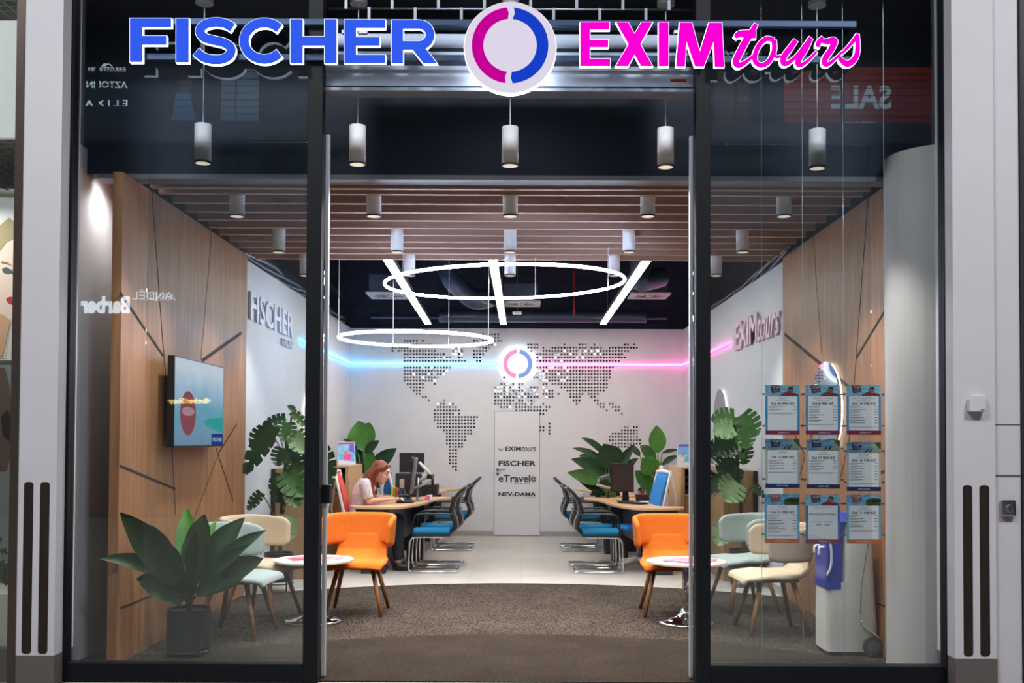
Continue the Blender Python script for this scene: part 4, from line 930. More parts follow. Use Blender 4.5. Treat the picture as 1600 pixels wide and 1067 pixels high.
# ---------------------------------------------------------------- cabinets
def low_cabinet(side, label, seed):
    # near part: narrow unit by the wall; world coordinates mirrored about -.08
    def mx(x): return x if side < 0 else -.16-x
    t = thing('storage_cabinet', label, 'cabinet', (mx(-2.5), 12.3, 0))
    def bb(nm, x0, x1, y0, y1, z0, z1, m, par=None, bv=.002):
        a = sorted((mx(x0), mx(x1))); return MB().box(a[0], a[1], y0, y1, z0, z1).build(nm, m, par or t, bevel=bv)
    xw = XL if side < 0 else -.16-XR
    bb('end_panel', xw+.004, -2.47, 11.72, 12.94, .003, 1.255, oak2)
    bb('dark_edge_strip', xw+.002, xw+.05, 11.70, 11.719, .003, 1.255, mat('dark_edge', (44,32,28), .6))  # dark edge frame of the near unit
    bb('carcass_back', xw+.004, -2.2, 12.97, 14.0, .003, .90, oak2)
    bb('side_panel', -2.225, -2.18, 12.95, 14.05, .003, 1.235, oak)
    bb('top_board', xw+.004, -2.18, 12.945, 14.05, 1.236, 1.26, oak)
    bb('rear_panel', xw+.004, -2.226, 13.95, 14.05, .905, 1.235, oak2)
    bb('compartment_floor', xw+.004, -2.226, 12.95, 13.94, .901, .925, oak)
    for k in range(2):
        dz = .45*k; dr = bb('drawer', -2.46, -2.23, 12.946, 12.966, .03+dz, .44+dz, oak2)
        bb('drawer_edge', -2.46, -2.23, 12.944, 12.9455, .443+dz, .449+dz, mat('dark_edge', (44,32,28), .6), dr, 0)
    for k in range(3):
        bb('tray', -2.44, -2.24, 13.05, 13.4, .935+k*.085, .99+k*.085, black_pl)
    return t
low_cabinet(-1, 'light oak storage cabinet with open top compartment behind the woman, left wall', 1)
low_cabinet(1, 'light oak storage cabinet with open top compartment along the right wall', 2)
def stand_poster(x0, y0, x1, y1, Y, label, kind, lean=.0):
    a = PY(x0, y1, Y); b_ = PY(x1, y0, Y); zb_ = 1.2615
    t = thing('brochure_stand', label, 'brochure stand', ((a.x+b_.x)/2, Y, zb_))
    H = b_.z-a.z; sh = -.03 if kind != 2 else .03
    def Pt(u, v, k=0): return Vector((a.x+(b_.x-a.x)*u+sh*(1 if kind != 2 else 1)*v, Y+.10*v-.0015*k, zb_+H*v))
    def Q(pts, m, nm, k, par=None):
        A = [Pt(u, v, k) for u, v in pts]; return MB().prism(A, [p+Vector((0,.0012 if k else .006,0)) for p in A]).build(nm, m, par or t)
    Q([(0,0),(1,0),(1,1),(0,1)], mat('stand_clear', (214,220,230), .2), 'holder', 0)
    if kind == 1:
        c = Q([(.04,.04),(.96,.04),(.96,.97),(.04,.97)], mat('cover_turquoise', (90,176,216), .5, noise=((20,20,20),(150,200,232),.15)), 'cover', 1)
        Q([(.04,.9),(.96,.9),(.96,.97),(.04,.97)], mat('cover_red', (190,60,80), .5), 'title_band', 2, c)
        Q([(.3,.3),(.5,.2),(.8,.28),(.75,.45),(.45,.5)], mat('cover_pink', (238,80,160), .5), 'flower_picture', 2, c); Q([(.35,.5),(.55,.42),(.6,.6),(.45,.66)], mat('cover_orange', (236,120,60), .5), 'flower_picture', 3, c)
        Q([(.65,.6),(.95,.55),(.95,.88),(.7,.88)], mat('cover_violet', (108,96,206), .5), 'side_picture', 2, c); Q([(.04,.04),(.96,.04),(.96,.16),(.04,.22)], mat('cover_white', (236,228,240), .5), 'lower_band', 3, c)
    else:
        c = Q([(.04,.04),(.96,.04),(.96,.97),(.04,.97)], mat('cover_beach', (214,214,216), .5), 'cover', 1)
        Q([(.04,.5),(.96,.5),(.96,.85),(.04,.85)], mat('cover_sky', (110,170,226), .5), 'sky_picture', 2, c); Q([(.04,.85),(.96,.85),(.96,.97),(.04,.97)], mat('cover_indigo', (88,96,180), .5), 'title_band', 2, c)
        Q([(.5,.2),(.96,.2),(.96,.5),(.6,.48)], mat('cover_aqua', (70,190,214), .5), 'sea_picture', 3, c); Q([(.3,.42),(.5,.42),(.48,.62),(.36,.62)], mat('cover_tan', (196,130,96), .5), 'figure_picture', 4, c)
    return t
stand_poster(528, 693, 556, 729.5, 13.2, 'brochure with pink flower cover standing on the left cabinet', 1)
stand_poster(498, 691, 510, 729.5, 13.2, 'brochure mostly hidden by the post on the left cabinet', 0)
stand_poster(1057, 693, 1079, 729.5, 13.2, 'brochure with sky and beach cover standing on the right cabinet', 2)
# ---------------------------------------------------------------- things on the desks
def on(px, py, z=.8005): return PZ(px, py, z)
zD = .8005
# left: monitor seen edge-on
t = thing('monitor', 'slim monitor seen edge-on on the near left desk', 'monitor', (PY(646, 780, 13.3).x, 13.3, zD))
x = PY(646, 780, 13.3).x
MB().lathe([(0,0),(.11,0),(.11,.008),(0,.012)], (x+.03,13.3,zD), 28).build('foot', steel, t, smooth=False)
MB().tube([(x+.05,13.3,zD+.01),(x+.06,13.3,zD+.3)], .014, 8).build('stem', steel, t, smooth=True)
Mr = Matrix.Translation((x, 13.3, zD+.30)) @ Matrix.Rotation(.12, 4, 'Y') @ Matrix.Rotation(.05, 4, 'Z')
MB().box(-.012,.012,-.27,.27,-.2,.26, Mr).build('casing', mat('silver_back', (128,130,138), .35, metal=.6), t, bevel=.004)
MB().box(-.0135,-.0121,-.26,.26,-.19,.25, Mr).build('screen', mat('screen_dark', (12,14,20), .15), t)
# monitor arm
t = thing('jointed_stand', 'jointed white and black monitor arm between the left desks', 'monitor arm', (PY(676, 772, 13.9).x, 13.9, zD))
P_ = lambda x, y, Y=13.9: PY(x, y, Y)
MB().tube([P_(676,766), P_(676,741)], .02, 10).build('post', black_pl, t, smooth=True)
MB().tube([P_(655,722), P_(674,743)], [.018,.024], 8).build('upper_arm', white_pl, t, smooth=True)
MB().tube([P_(674,743), P_(652,752)], [.026,.022], 8).build('lower_arm', mat('arm_grey', (150,146,144), .4), t, smooth=True)
MB().tube([P_(673,752), P_(648,763)], .016, 8).build('strut', mat('arm_tan', (176,158,146), .4), t, smooth=True)
MB().box(P_(646,0).x, P_(658,0).x, 13.86, 13.9, P_(646,732).z, P_(646,720).z).build('head_plate', black_pl, t, bevel=.004)
MB().box(P_(672,0).x, P_(679,0).x, 13.86, 13.94, P_(646,748).z, P_(646,741).z).build('elbow_joint', black_pl, t, bevel=.004)
p = on(676, 779); MB().box(P_(676,0).x-.04, P_(676,0).x+.04, 13.85, 13.95, zD, zD+.03).build('clamp', black_pl, t)
MB().tube([P_(676,766), (P_(676,766).x, 13.9, zD+.02)], .018, 8).build('lower_post', black_pl, t)
# far left monitor back with round mark
a = PY(624, 738, 15.12); b_ = PY(663, 707.5, 15.12)
t = thing('monitor', 'big black monitor seen from behind on the far left desk', 'monitor', ((a.x+b_.x)/2, 15.12, zD))
MB().box(a.x, b_.x, 15.11, 15.145, a.z, b_.z).build('casing', mat('monitor_black', (32,28,36), .4), t, bevel=.005)
xc_ = (a.x+b_.x)/2; MB().lathe([(0,0),(.1,0),(.1,.01),(0,.014)], (xc_,15.17,zD), 24).build('foot', black_pl, t)
MB().box(xc_-.03, xc_+.03, 15.146, 15.17, zD+.01, a.z+.15).build('stem', black_pl, t)
c0 = PY(646, 714.5, 15.105); MB().tube([(c0.x+.022*math.cos(k*PI/10), 15.108, c0.z+.022*math.sin(k*PI/10)) for k in range(20)], .003, 6, closed=True).build('round_mark', mat('mark_grey', (150,150,156), .4), t)
wtxt(MB(), 'DELL', 643.8, 648.2, 713.6, 715.4, 15.1085, dep=.001, bold=.03).build('mark_lettering', mat('mark_grey', (150,150,156), .4), t)
# black cases
def case(name, label, cat, x0, x1, y0, Y, zlo, dep, m=black_pl, bv=.02):
    a = PY(x0, y0, Y); b_ = PY(x1, y0, Y)
    t = thing(name, label, cat, ((a.x+b_.x)/2, Y+dep/2, zlo))
    MB().box(a.x, b_.x, Y, Y+dep, zlo, a.z).build('body', m, t, bevel=bv)
    return t, a, b_
t, a, b_ = case('desk_divider', 'black rounded panel standing between the two left desks', 'panel', 617.5, 659, 739, 14.2, .803, .05, mat('panel_black', (30,31,36), .6))
MB().box(a.x+.15, a.x+.26, 14.19, 14.2, a.z-.30, a.z-.18).build('port_plate', black_pl, t)
t, a, b_ = case('printer', 'black printer box behind the monitor arm on the left', 'printer', 640, 683, 757, 14.7, zD, .35, mat('printer_black', (24,25,29), .5), .012)
MB().box(a.x+.03, b_.x-.03, 14.694, 14.7, zD+.09, zD+.1).build('tray_slot', mat('slot_grey', (60,62,68), .4), t)
# telephone
p = on(631, 786); t = thing('desk_telephone', 'black desk telephone beside the woman\'s hand', 'telephone', (p.x, p.y+.1, zD))
MB().prism([(p.x-.11,p.y,zD),(p.x+.12,p.y,zD),(p.x+.12,p.y+.2,zD),(p.x-.11,p.y+.2,zD)], [(p.x-.09,p.y,zD+.02),(p.x+.1,p.y,zD+.02),(p.x+.06,p.y+.18,zD+.07),(p.x-.06,p.y+.18,zD+.07)]).build('body', black_pl, t, bevel=.005)
MB().tube(smoothpath([(p.x-.1,p.y+.03,zD+.05),(p.x-.06,p.y+.08,zD+.085),(p.x,p.y+.1,zD+.09),(p.x+.05,p.y+.13,zD+.07)], 3), [.02]*9+[.02], 8).build('handset', black_pl, t, smooth=True)
p = on(621, 781.5); t = thing('phone_holder', 'small silver phone holder standing behind the telephone', 'stand', (p.x, p.y+.2, zD)); y_ = p.y+.25
MB().tube(smoothpath([(p.x,y_,zD+.005),(p.x+.02,y_,zD+.1),(p.x+.035,y_,zD+.2),(p.x+.07,y_,zD+.08),(p.x+.13,y_,zD+.006)], 4), .009, 6).build('bent_stand', steel, t, smooth=True)
MB().box(p.x+.0,p.x+.06,y_-.02,y_-.005,zD+.15,zD+.27).build('cradle', mat('cradle_beige', (190,176,160), .4), t, bevel=.004)
# card box
p = on(670, 782); t = thing('card_box', 'small pink and white card holder on the left desk edge', 'card holder', (p.x, p.y+.05, zD))
MB().prism([(p.x-.07,p.y,zD),(p.x+.05,p.y,zD),(p.x+.05,p.y+.1,zD),(p.x-.07,p.y+.1,zD)], [(p.x-.045,p.y+.02,zD+.065),(p.x+.04,p.y+.02,zD+.075),(p.x+.04,p.y+.08,zD+.075),(p.x-.045,p.y+.08,zD+.065)]).build('box', white_pl, t)
MB().poly([(p.x-.058,p.y-.001,zD+.008),(p.x+.02,p.y-.001,zD+.008),(p.x+.01,p.y+.0175,zD+.065),(p.x-.042,p.y+.0175,zD+.06)]).build('pink_print', mat('print_pink', (226,70,120), .5), t)
# papers/bag under the left desk
t = thing('plastic_bag', 'crumpled grey plastic bag under the left desk', 'bag', (-1.6, 13.05, 0))
b = MB()
b.ell((-1.6,13.05,.16), (.09,.1,.165), None, 18, 12)
for v in b.v: v += Vector((random.uniform(-.014,.014), random.uniform(-.014,.014), random.uniform(-.004,.02) if v.z > .03 else 0))
b.build('bag_body', mat('bag_grey', (150,146,146), .4), t, smooth=True)
# right desk monitor
a = PY(955, 768.5, 13.3); b_ = PY(990.5, 724, 13.3)
t = thing('monitor', 'flat black monitor facing the camera on the near right desk', 'monitor', ((a.x+b_.x)/2, 13.35, zD))
MB().box(a.x, b_.x, 13.3, 13.325, a.z, b_.z).build('casing', black_pl, t, bevel=.004)
MB().box(a.x+.01, b_.x-.01, 13.298, 13.2995, a.z+.014, b_.z-.01).build('screen', mat('screen_brown', (58,48,44), .3), t)
xs_ = PY(978, 760, 13.35).x
MB().prism([(xs_-.05,13.327,zD+.01),(xs_+.04,13.327,zD+.01),(xs_+.02,13.327,a.z+.15),(xs_-.04,13.327,a.z+.15)], [(xs_-.05,13.35,zD+.01),(xs_+.04,13.35,zD+.01),(xs_+.02,13.35,a.z+.15),(xs_-.04,13.35,a.z+.15)]).build('stem', black_pl, t)
MB().box(xs_-.12, xs_+.1, 13.25, 13.45, zD, zD+.012).build('foot', black_pl, t, bevel=.003)
# second monitor arm on the right
t = thing('jointed_stand', 'grey jointed monitor arm left of the right-hand monitor', 'monitor arm', (PY(950, 775, 14.12).x, 14.12, zD))
P2 = lambda x, y, Y=14.12: PY(x, y, Y)
MB().tube([P2(936,748), P2(952,743)], .03, 8).build('upper_arm', mat('arm_slate', (88,94,108), .4), t, smooth=True)
MB().tube([P2(932,757), P2(953,763)], .02, 8).build('lower_arm', mat('arm_tan', (176,158,146), .4), t, smooth=True)
MB().tube([P2(934,757), P2(936,748)], .018, 8).build('joint', steel, t, smooth=True)
MB().tube([P2(950,764), (P2(950,764).x, 14.12, zD)], .02, 8).build('post', black_pl, t, smooth=True)
# keyboard
p = on(990, 788); t = thing('keyboard', 'black keyboard lying on the near right desk', 'keyboard', (p.x, p.y+.08, zD))
Mk = Matrix.Translation((p.x, p.y+.12, zD)) @ Matrix.Rotation(-.9, 4, 'Z')
MB().box(-.2,.2,-.07,.07,0,.02, Mk).build('body', black_pl, t, bevel=.004)
b = MB()
for i in range(12):
    for j in range(4): b.box(-.19+i*.032, -.165+i*.032, -.06+j*.03, -.036+j*.03, .0205, .025, Mk)
b.build('keys', mat('key_grey', (50,52,58), .5), t)
# black basket of pens
p = on(1004, 783.5); t = thing('pen_basket', 'black mesh basket of pens on the near right desk', 'pen holder', (p.x, p.y+.06, zD))
MB().prism([(p.x-.08,p.y,zD),(p.x+.08,p.y,zD),(p.x+.08,p.y+.1,zD),(p.x-.08,p.y+.1,zD)], [(p.x-.09,p.y-.01,zD+.09),(p.x+.09,p.y-.01,zD+.09),(p.x+.09,p.y+.11,zD+.09),(p.x-.09,p.y+.11,zD+.09)]).build('basket', mat('basket_black', (46,26,36), .5), t)
for k in range(7):
    c_ = [(226,60,70),(60,120,200),(230,200,60),(200,40,120),(230,120,50),(240,240,240),(40,160,110)][k]; x_ = p.x-.065+k*.022
    tag(MB().tube([(x_, p.y+.03+.01*(k % 3), zD+.0915), (x_+.02*math.sin(k*2), p.y+.05, zD+.15)], .005, 6).build('pen', mat('pen_%d' % k, c_, .4)), ['red','blue','yellow','magenta','orange','white','green'][k]+' pen standing in the black pen basket', 'pen', 'pens in the basket')
# stack of papers + mugs
p = on(1018, 786); t = tag(MB().box(p.x-.13, p.x+.1, p.y+.02, p.y+.24, zD, zD+.012).build('paper_stack', mat('paper_white', (226,226,230), .6)), 'low white stack of paper on the right desk by the blue chair', 'paper')
t = thing('mug', 'grey mug standing on the right desk behind the paper stack', 'mug', (PY(1026, 780, 13.9).x, 13.9, zD)); x_ = PY(1026, 780, 13.9).x
MB().lathe([(0,0),(.036,0),(.038,.1),(.033,.1),(.032,.01),(0,.01)], (x_,13.9,zD), 20).build('cup', mat('mug_grey', (150,150,152), .3), t, smooth=True)
MB().tube(smoothpath([(x_+.036,13.9,zD+.08),(x_+.062,13.9,zD+.065),(x_+.06,13.9,zD+.035),(x_+.036,13.9,zD+.02)], 3), .005, 6).build('handle', mat('mug_grey', (150,150,152), .3), t, smooth=True)
# folders beside the woman (yellow, green, red spines)
p = PY(580, 770, 13.55)
for k, (c_, nm) in enumerate((((236,190,40),'yellow'),((110,160,50),'green'),((200,70,40),'red'),((30,60,140),'navy'))):
    x_ = -1.70+k*.032; tag(MB().box(x_-.012, x_+.012, 13.5, 13.72, zD, zD+.17-.015*k).build('folder', mat('folder_%s' % nm, c_, .5), bevel=.002), nm+' folder standing upright on the desk behind the woman\'s arm', 'folder', 'folders beside the woman')
# black box on the far right desk
p = on(935, 776); t = thing('office_machine', 'low black office machine on the right desk behind the visitor chairs', 'machine', (PY(945, 770, 14.75).x, 14.85, zD)); xm_ = PY(948, 770, 14.75).x
MB().prism([(xm_-.24,14.75,zD),(xm_+.2,14.75,zD),(xm_+.2,15.05,zD),(xm_-.24,15.05,zD)], [(xm_-.2,14.78,zD+.09),(xm_+.18,14.78,zD+.09),(xm_+.16,15.0,zD+.13),(xm_-.12,15.0,zD+.13)]).build('body', black_pl, t, bevel=.008)
# ---------------------------------------------------------------- water cooler
cxw, cyw = PY(1336, 1000, 7.72).x-.035, 7.80
t = thing('water_cooler', 'white water cooler with blue dispensing front beside the right wood wall', 'water cooler', (cxw, cyw, .006))
wc = mat('cooler_white', (214,208,200), .35); bluec = mat('cooler_blue', (8,40,160), .35)
zt_ = 1.03
def sil(u):  # side outline: y across? x half width by height
    return 1
prof2 = [(0,.0),(.06,0)]
b = MB()
def layer(z, x0, x1, y0, y1, r=.05, n=4):
    pts = []
    for cx_, cy_, a0 in ((x1-r, y1-r, 0), (x0+r, y1-r, 90), (x0+r, y0+r, 180), (x1-r, y0+r, 270)):
        for k in range(n+1): a = math.radians(a0+90*k/n); pts.append(Vector((cx_+r*math.cos(a), cy_+r*math.sin(a), z)))
    return pts
def loft(mb, Ls):
    for L in range(len(Ls)-1):
        n = len(Ls[L]); mb.add(Ls[L]+Ls[L+1], [(i, (i+1) % n, n+(i+1) % n, n+i) for i in range(n)])
    mb.add(Ls[0], [list(range(len(Ls[0])))]); mb.add(Ls[-1], [list(range(len(Ls[-1])))])
X0, X1, Y0_, Y1_ = cxw-.20, cxw+.185, cyw-.16, cyw+.17
loft(b, [layer(.03+.006, X0, X1, Y0_, Y1_), layer(.25, X0+.0, X1-.0, Y0_, Y1_), layer(.55, X0+.005, X1-.02, Y0_, Y1_)]); b.build('lower_cabinet', wc, t, smooth=False)
b = MB(); loft(b, [layer(.551, X0+.125, X1-.02, Y0_+.0, Y1_), layer(.8, X0+.13, X1-.03, Y0_, Y1_), layer(.98, X0+.15, X1-.045, Y0_+.005, Y1_), layer(zt_, X0+.19, X1-.09, Y0_+.04, Y1_-.03)]); b.build('upper_body', wc, t)
b = MB(); loft(b, [layer(.50, X0-.003, X0+.124, Y0_-.004, Y1_-.002, .03), layer(.552, X0-.004, X0+.123, Y0_-.004, Y1_-.002, .03)]); b.build('drip_tray', bluec, t)
b = MB(); loft(b, [layer(.553, X0+.0, X0+.122, Y0_+.0, Y1_-.004, .03), layer(.85, X0+.01, X0+.126, Y0_, Y1_-.004, .03), layer(1.0, X0+.02, X0+.146, Y0_+.005, Y1_-.004, .03)]); b.build('blue_front', bluec, t)
b = MB(); loft(b, [layer(1.0005, X0+.02, X1-.05, Y0_+.02, Y1_-.01, .05), layer(1.06, X0+.05, X1-.09, Y0_+.05, Y1_-.04, .05)]); b.build('top_cap', bluec, t)
for k in (0,1):
    MB().tube(smoothpath([(X0-.0,Y0_+.06+k*.12,.80),(X0-.035,Y0_+.06+k*.12,.80),(X0-.038,Y0_+.06+k*.12,.74)], 3), .012, 8).build('tap', white_pl, t, smooth=True)
MB().tube(smoothpath([(X0+.02,Y0_-.006,.86),(X0+.03,Y0_-.012,.8),(X0+.03,Y0_-.012,.68),(X0+.0,Y0_-.006,.6)], 4), .009, 6).build('cup_guard', white_pl, t, smooth=True)
MB().tube(smoothpath([(X1-.06,Y0_-.0,.95),(X1-.1,Y0_-.0,.7),(X1-.13,Y0_-.0,.5),(X1-.135,Y0_-.001,.32)], 5), .0035, 6).build('side_groove', mat('groove_grey', (140,138,134), .5), t, smooth=True)
MB().tube(smoothpath([(X1-.13,Y0_-.0,.27),(X1-.1,Y0_-.0,.21),(X1-.02,Y0_-.0,.16),(X1+.0,Y0_-.0,.13)], 5), .008, 6).build('side_crease', wc, t, smooth=True)
wh = MB(); wh.tube([(X1-.045,Y0_-.03,.081),(X1-.045,Y0_+.0,.081)], .074, 28); wl = wh.build('wheel', mat('wheel_grey', (66,64,64), .6), t)
wh = MB(); wh.tube([(X1-.045,Y0_-.036,.081),(X1-.045,Y0_-.0301,.081)], .045, 24); wh.build('hub', mat('hub_grey', (96,92,90), .6), wl)
wh = MB(); wh.box(X0+.02, X1-.03, Y0_+.02, Y1_-.02, .0065, .037); wh.build('base', black_pl, t)
# ---------------------------------------------------------------- plants
def leafblade(mb, p0, p1, w, droop=.1, N=(0,-1,.25), fold=.25, n=10, wav=.0, tipw=.0):
    p0 = Vector(p0); p1 = Vector(p1); d = p1-p0; L = d.length; N = Vector(N)
    s = d.cross(N).normalized(); nn = s.cross(d).normalized()
    vs = []; ph = random.uniform(0, 6)
    for i in range(n+1):
        t_ = i/n; c = p0+d*t_+Vector((0,0,1))*droop*L*4*t_*(1-t_)*.5
        hw = w/2*(math.sin(PI*min(1, t_**.85*.97+.03))**.85)*(1 if t_ < .97 else .2)
        e = fold*hw; wv = wav*hw*math.sin(ph+t_*14)
        vs += [c-s*hw+nn*(e+wv), c-s*hw*.5+nn*e*.35, c, c+s*hw*.5+nn*e*.35, c+s*hw+nn*(e-wv)]
    fs = [(i*5+k, i*5+k+1, i*5+k+6, i*5+k+5) for i in range(n) for k in range(4)]
    mb.add(vs, fs)
def leafmat(n, a, b_, rough=.45): return mat(n, a, rough, noise=((6,6,6), b_, .3), spec=.3)
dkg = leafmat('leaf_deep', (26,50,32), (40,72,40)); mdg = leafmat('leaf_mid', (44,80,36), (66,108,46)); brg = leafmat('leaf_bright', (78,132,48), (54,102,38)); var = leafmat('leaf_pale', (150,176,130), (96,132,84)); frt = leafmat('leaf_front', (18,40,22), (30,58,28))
stemm = mat('stem_brown', (66,58,42), .7); stemg = mat('stem_green', (96,126,70), .6); soil = mat('soil', (40,32,26), .95)
def pot_on_stand(t, x, y, r, h, leg, m=None, zf=.006):
    m = m or mat('pot_black', (16,18,23), .5)
    MB().lathe([(0,leg),(r*.97,leg),(r,leg+.02),(r,leg+h),(r*.93,leg+h),(r*.92,leg+h-.03),(0,leg+h-.03)], (x,y,zf), 36).build('pot', m, t, smooth=False)
    MB().lathe([(0,leg+h-.029),(r*.915,leg+h-.029),(r*.9,leg+h-.022),(0,leg+h-.02)], (x,y,zf), 24).build('soil', soil, t)
    b = MB()
    for k in range(4):
        a = PI/4+k*PI/2; b.tube([(x+r*1.04*math.cos(a), y+r*1.04*math.sin(a), zf),(x+r*1.04*math.cos(a), y+r*1.04*math.sin(a), zf+leg+.12)], .009, 6)
    b.tube([(x+r*1.03*math.cos(k*PI/16), y+r*1.03*math.sin(k*PI/16), zf+leg*.8) for k in range(32)], .006, 6, closed=True)
    b.build('pot_stand', black_pl, t)
# front plant
fy = 7.62; fx = PY(295, 1000, fy).x
t = thing('potted_plant', 'broad dark-leaved plant in a black pot just behind the left pane', 'plant', (fx, fy, .0095))
pot_on_stand(t, fx, fy, .158, .30, .035, zf=.0095)
base = Vector((fx, fy, .36))
lv = [((290,935),(187,800),62,.0,-.85),((292,930),(212,838),70,.05,-.4),((282,915),(155,873),34,.1,-.95),((280,930),(218,905),26,.1,-.3),((297,930),(291,792),50,.0,.55),((300,925),(320,803),64,.05,.2),((300,925),(383,808),56,.05,.3),((300,930),(416,828),34,.08,.15),
      ((305,940),(412,872),66,.0,-.1),((285,940),(212,905),60,.1,-.5),((300,940),(262,868),50,.0,.5),((300,945),(330,900),52,.0,.5),((290,945),(250,935),44,.1,-.35),((300,930),(345,840),60,0,.5),((295,945),(305,880),40,0,-.2),((300,940),(360,905),44,.1,-.25),((292,935),(262,880),36,0,-.15),((298,915),(338,812),30,0,.6),((300,935),(392,850),30,.05,-.15),((290,930),(236,820),34,.05,.2),((296,940),(275,905),30,0,-.4),((302,940),(352,915),34,.1,-.4),((299,925),(306,830),34,0,-.2)]
b1 = MB(); b2 = MB(); st = MB()
for (a, c_, w_, dr, dy) in lv:
    q1 = PY(c_[0], c_[1], fy+dy*.55); q0 = PY(a[0], a[1]-8, fy+dy*.12)
    sc_ = w_/ (1600/fy)
    mb = b2 if (c_[0], c_[1]) in ((291,792),(338,812)) else b1
    q0b = q0.lerp(q1, .12)
    leafblade(mb, q0b, q1, sc_*.76, dr+.06, N=(random.uniform(-.25,.25), -1, .55), fold=.3, n=12, wav=.1)
    st.tube([base, q0, q0b], .007, 6)
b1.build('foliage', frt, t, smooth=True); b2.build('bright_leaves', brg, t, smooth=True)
st.tube([(fx,fy,.31),(fx,fy,.5)], .022, 8); st.build('stems', stemm, t, smooth=True)
# monsteras
def monstera_leaf(mb, p0, tip, w, N, n=5):
    p0 = Vector(p0); tip = Vector(tip); d = tip-p0; L = d.length; u = d/L; N = Vector(N); s = u.cross(N).normalized(); nn = s.cross(u).normalized()
    def pt(t_, r, sd):
        ww = w/2*(math.sin(PI*min(1, (t_*.86+.16)))**.6)
        back = -.16*L*r*r*(1-t_)      # heart lobes reach behind the stalk
        fwd = .10*L*r*r
        return p0+u*(t_*L+back+fwd)+s*sd*ww*r+nn*(.10*w*r*r-.0)-Vector((0,0,1))*(.12*L*t_*t_)
    for sd in (-1,1):
        K = 10; V = []
        for i in range(K+1): V += [pt(i/K, 0, sd), pt(i/K, .22, sd), pt(i/K, .42, sd)]
        mb.add(V, [(i*3+k, i*3+k+1, i*3+k+4, i*3+k+3) for i in range(K) for k in (0,1)])
        for i in range(n):
            t0 = i/n; t1 = (i+.87)/n
            V = [pt(t0,.42,sd), pt(t1,.42,sd), pt(t0+.01,.75,sd), pt(t1+.0,.75,sd), pt(t0+.03,1.0,sd), pt(t1-.015,.97,sd)]
            mb.add(V, [(0,1,3,2),(2,3,5,4)])
def monstera(label, x, y, pot_r, stem_px, leaves, Yc, flip=1):
    t = thing('monstera_plant', label, 'plant', (x, y, .006))
    pot_on_stand(t, x, y, pot_r, .30, .10)
    sp_ = [Vector((x,y,.38))]+[PY(a, b_, Yc) for a, b_ in stem_px]
    MB().tube(smoothpath(sp_, 4), .022, 8).build('stem', stemm, t, smooth=True)
    st = MB(); groups = {}
    for (bx, by, tx_, ty_, w_, dy, kk, sx_, sy_) in leaves:
        p0 = PY(bx, by, Yc+dy); p1 = PY(tx_, ty_, Yc+dy-.06); s0 = PY(sx_, sy_, Yc)
        mb = groups.setdefault(kk, MB()); monstera_leaf(mb, p0, p0.lerp(p1, .9), w_*.82/(1600/Yc), (random.uniform(-.3,.3), -1, random.uniform(.1,.5)))
        st.tube(smoothpath([s0, (s0+p0)/2+Vector((0,0,.04)), p0], 4), .006, 6)
    st.build('leaf_stalks', stemg, t, smooth=True)
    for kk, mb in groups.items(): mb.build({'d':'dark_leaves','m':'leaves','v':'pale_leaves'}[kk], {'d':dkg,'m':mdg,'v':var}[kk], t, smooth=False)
    return t
mxp, myp = PY(435, 900, 10.8).x, 10.8
monstera('split-leaf plant with long drooping leaves in black pot near the left wall', mxp, myp, .15, [(437,880),(440,800),(447,720),(449,668)],
  [(428,665,380,738,44,-.62,'d',447,715),(418,672,396,706,50,-.3,'d',447,720),(448,660,446,690,42,-.1,'m',448,690),(446,652,408,660,22,.1,'d',447,690),(456,643,486,668,20,0,'m',452,680),(460,640,448,632,12,0,'m',452,680),(462,676,478,706,46,-.12,'v',448,700),
   (443,700,434,728,42,-.2,'d',448,730),(456,700,466,740,46,-.05,'d',448,735),(448,735,478,772,66,-.15,'m',445,790),(440,740,436,785,46,.1,'d',445,790),(455,765,468,792,40,-.2,'m',444,800),(409,770,386,796,26,-.5,'d',436,830),(450,806,440,850,48,-.35,'v',440,820),(475,700,500,730,50,.1,'d',448,730),(500,700,518,760,50,.1,'d',450,735)], 10.8)
mxp, myp = PY(1163, 895, 11.3).x, 11.3
monstera('bushy split-leaf plant in black pot near the right wall', mxp, myp, .16, [(1163,860),(1158,800),(1153,740),(1150,690),(1148,660)],
  [(1148,652,1108,654,46,0,'m',1149,680),(1158,648,1184,680,54,0,'m',1150,680),(1146,668,1112,674,44,-.2,'v',1149,690),(1160,672,1170,700,44,-.12,'m',1150,695),(1150,690,1112,705,54,-.15,'d',1150,710),(1158,695,1164,725,44,.05,'m',1151,715),(1145,715,1118,735,50,-.1,'d',1152,735),
   (1150,728,1125,755,52,0,'d',1153,750),(1150,752,1128,780,62,-.25,'v',1156,790),(1140,700,1105,690,40,.1,'d',1150,710),(1134,818,1118,850,44,-.35,'v',1160,835),(1176,758,1196,776,18,-.2,'d',1162,790),(1118,700,1096,720,44,.1,'d',1150,730),(1150,672,1135,650,40,.1,'d',1150,690),(1120,740,1108,775,40,.1,'d',1154,760)], 11.3)
b = MB()
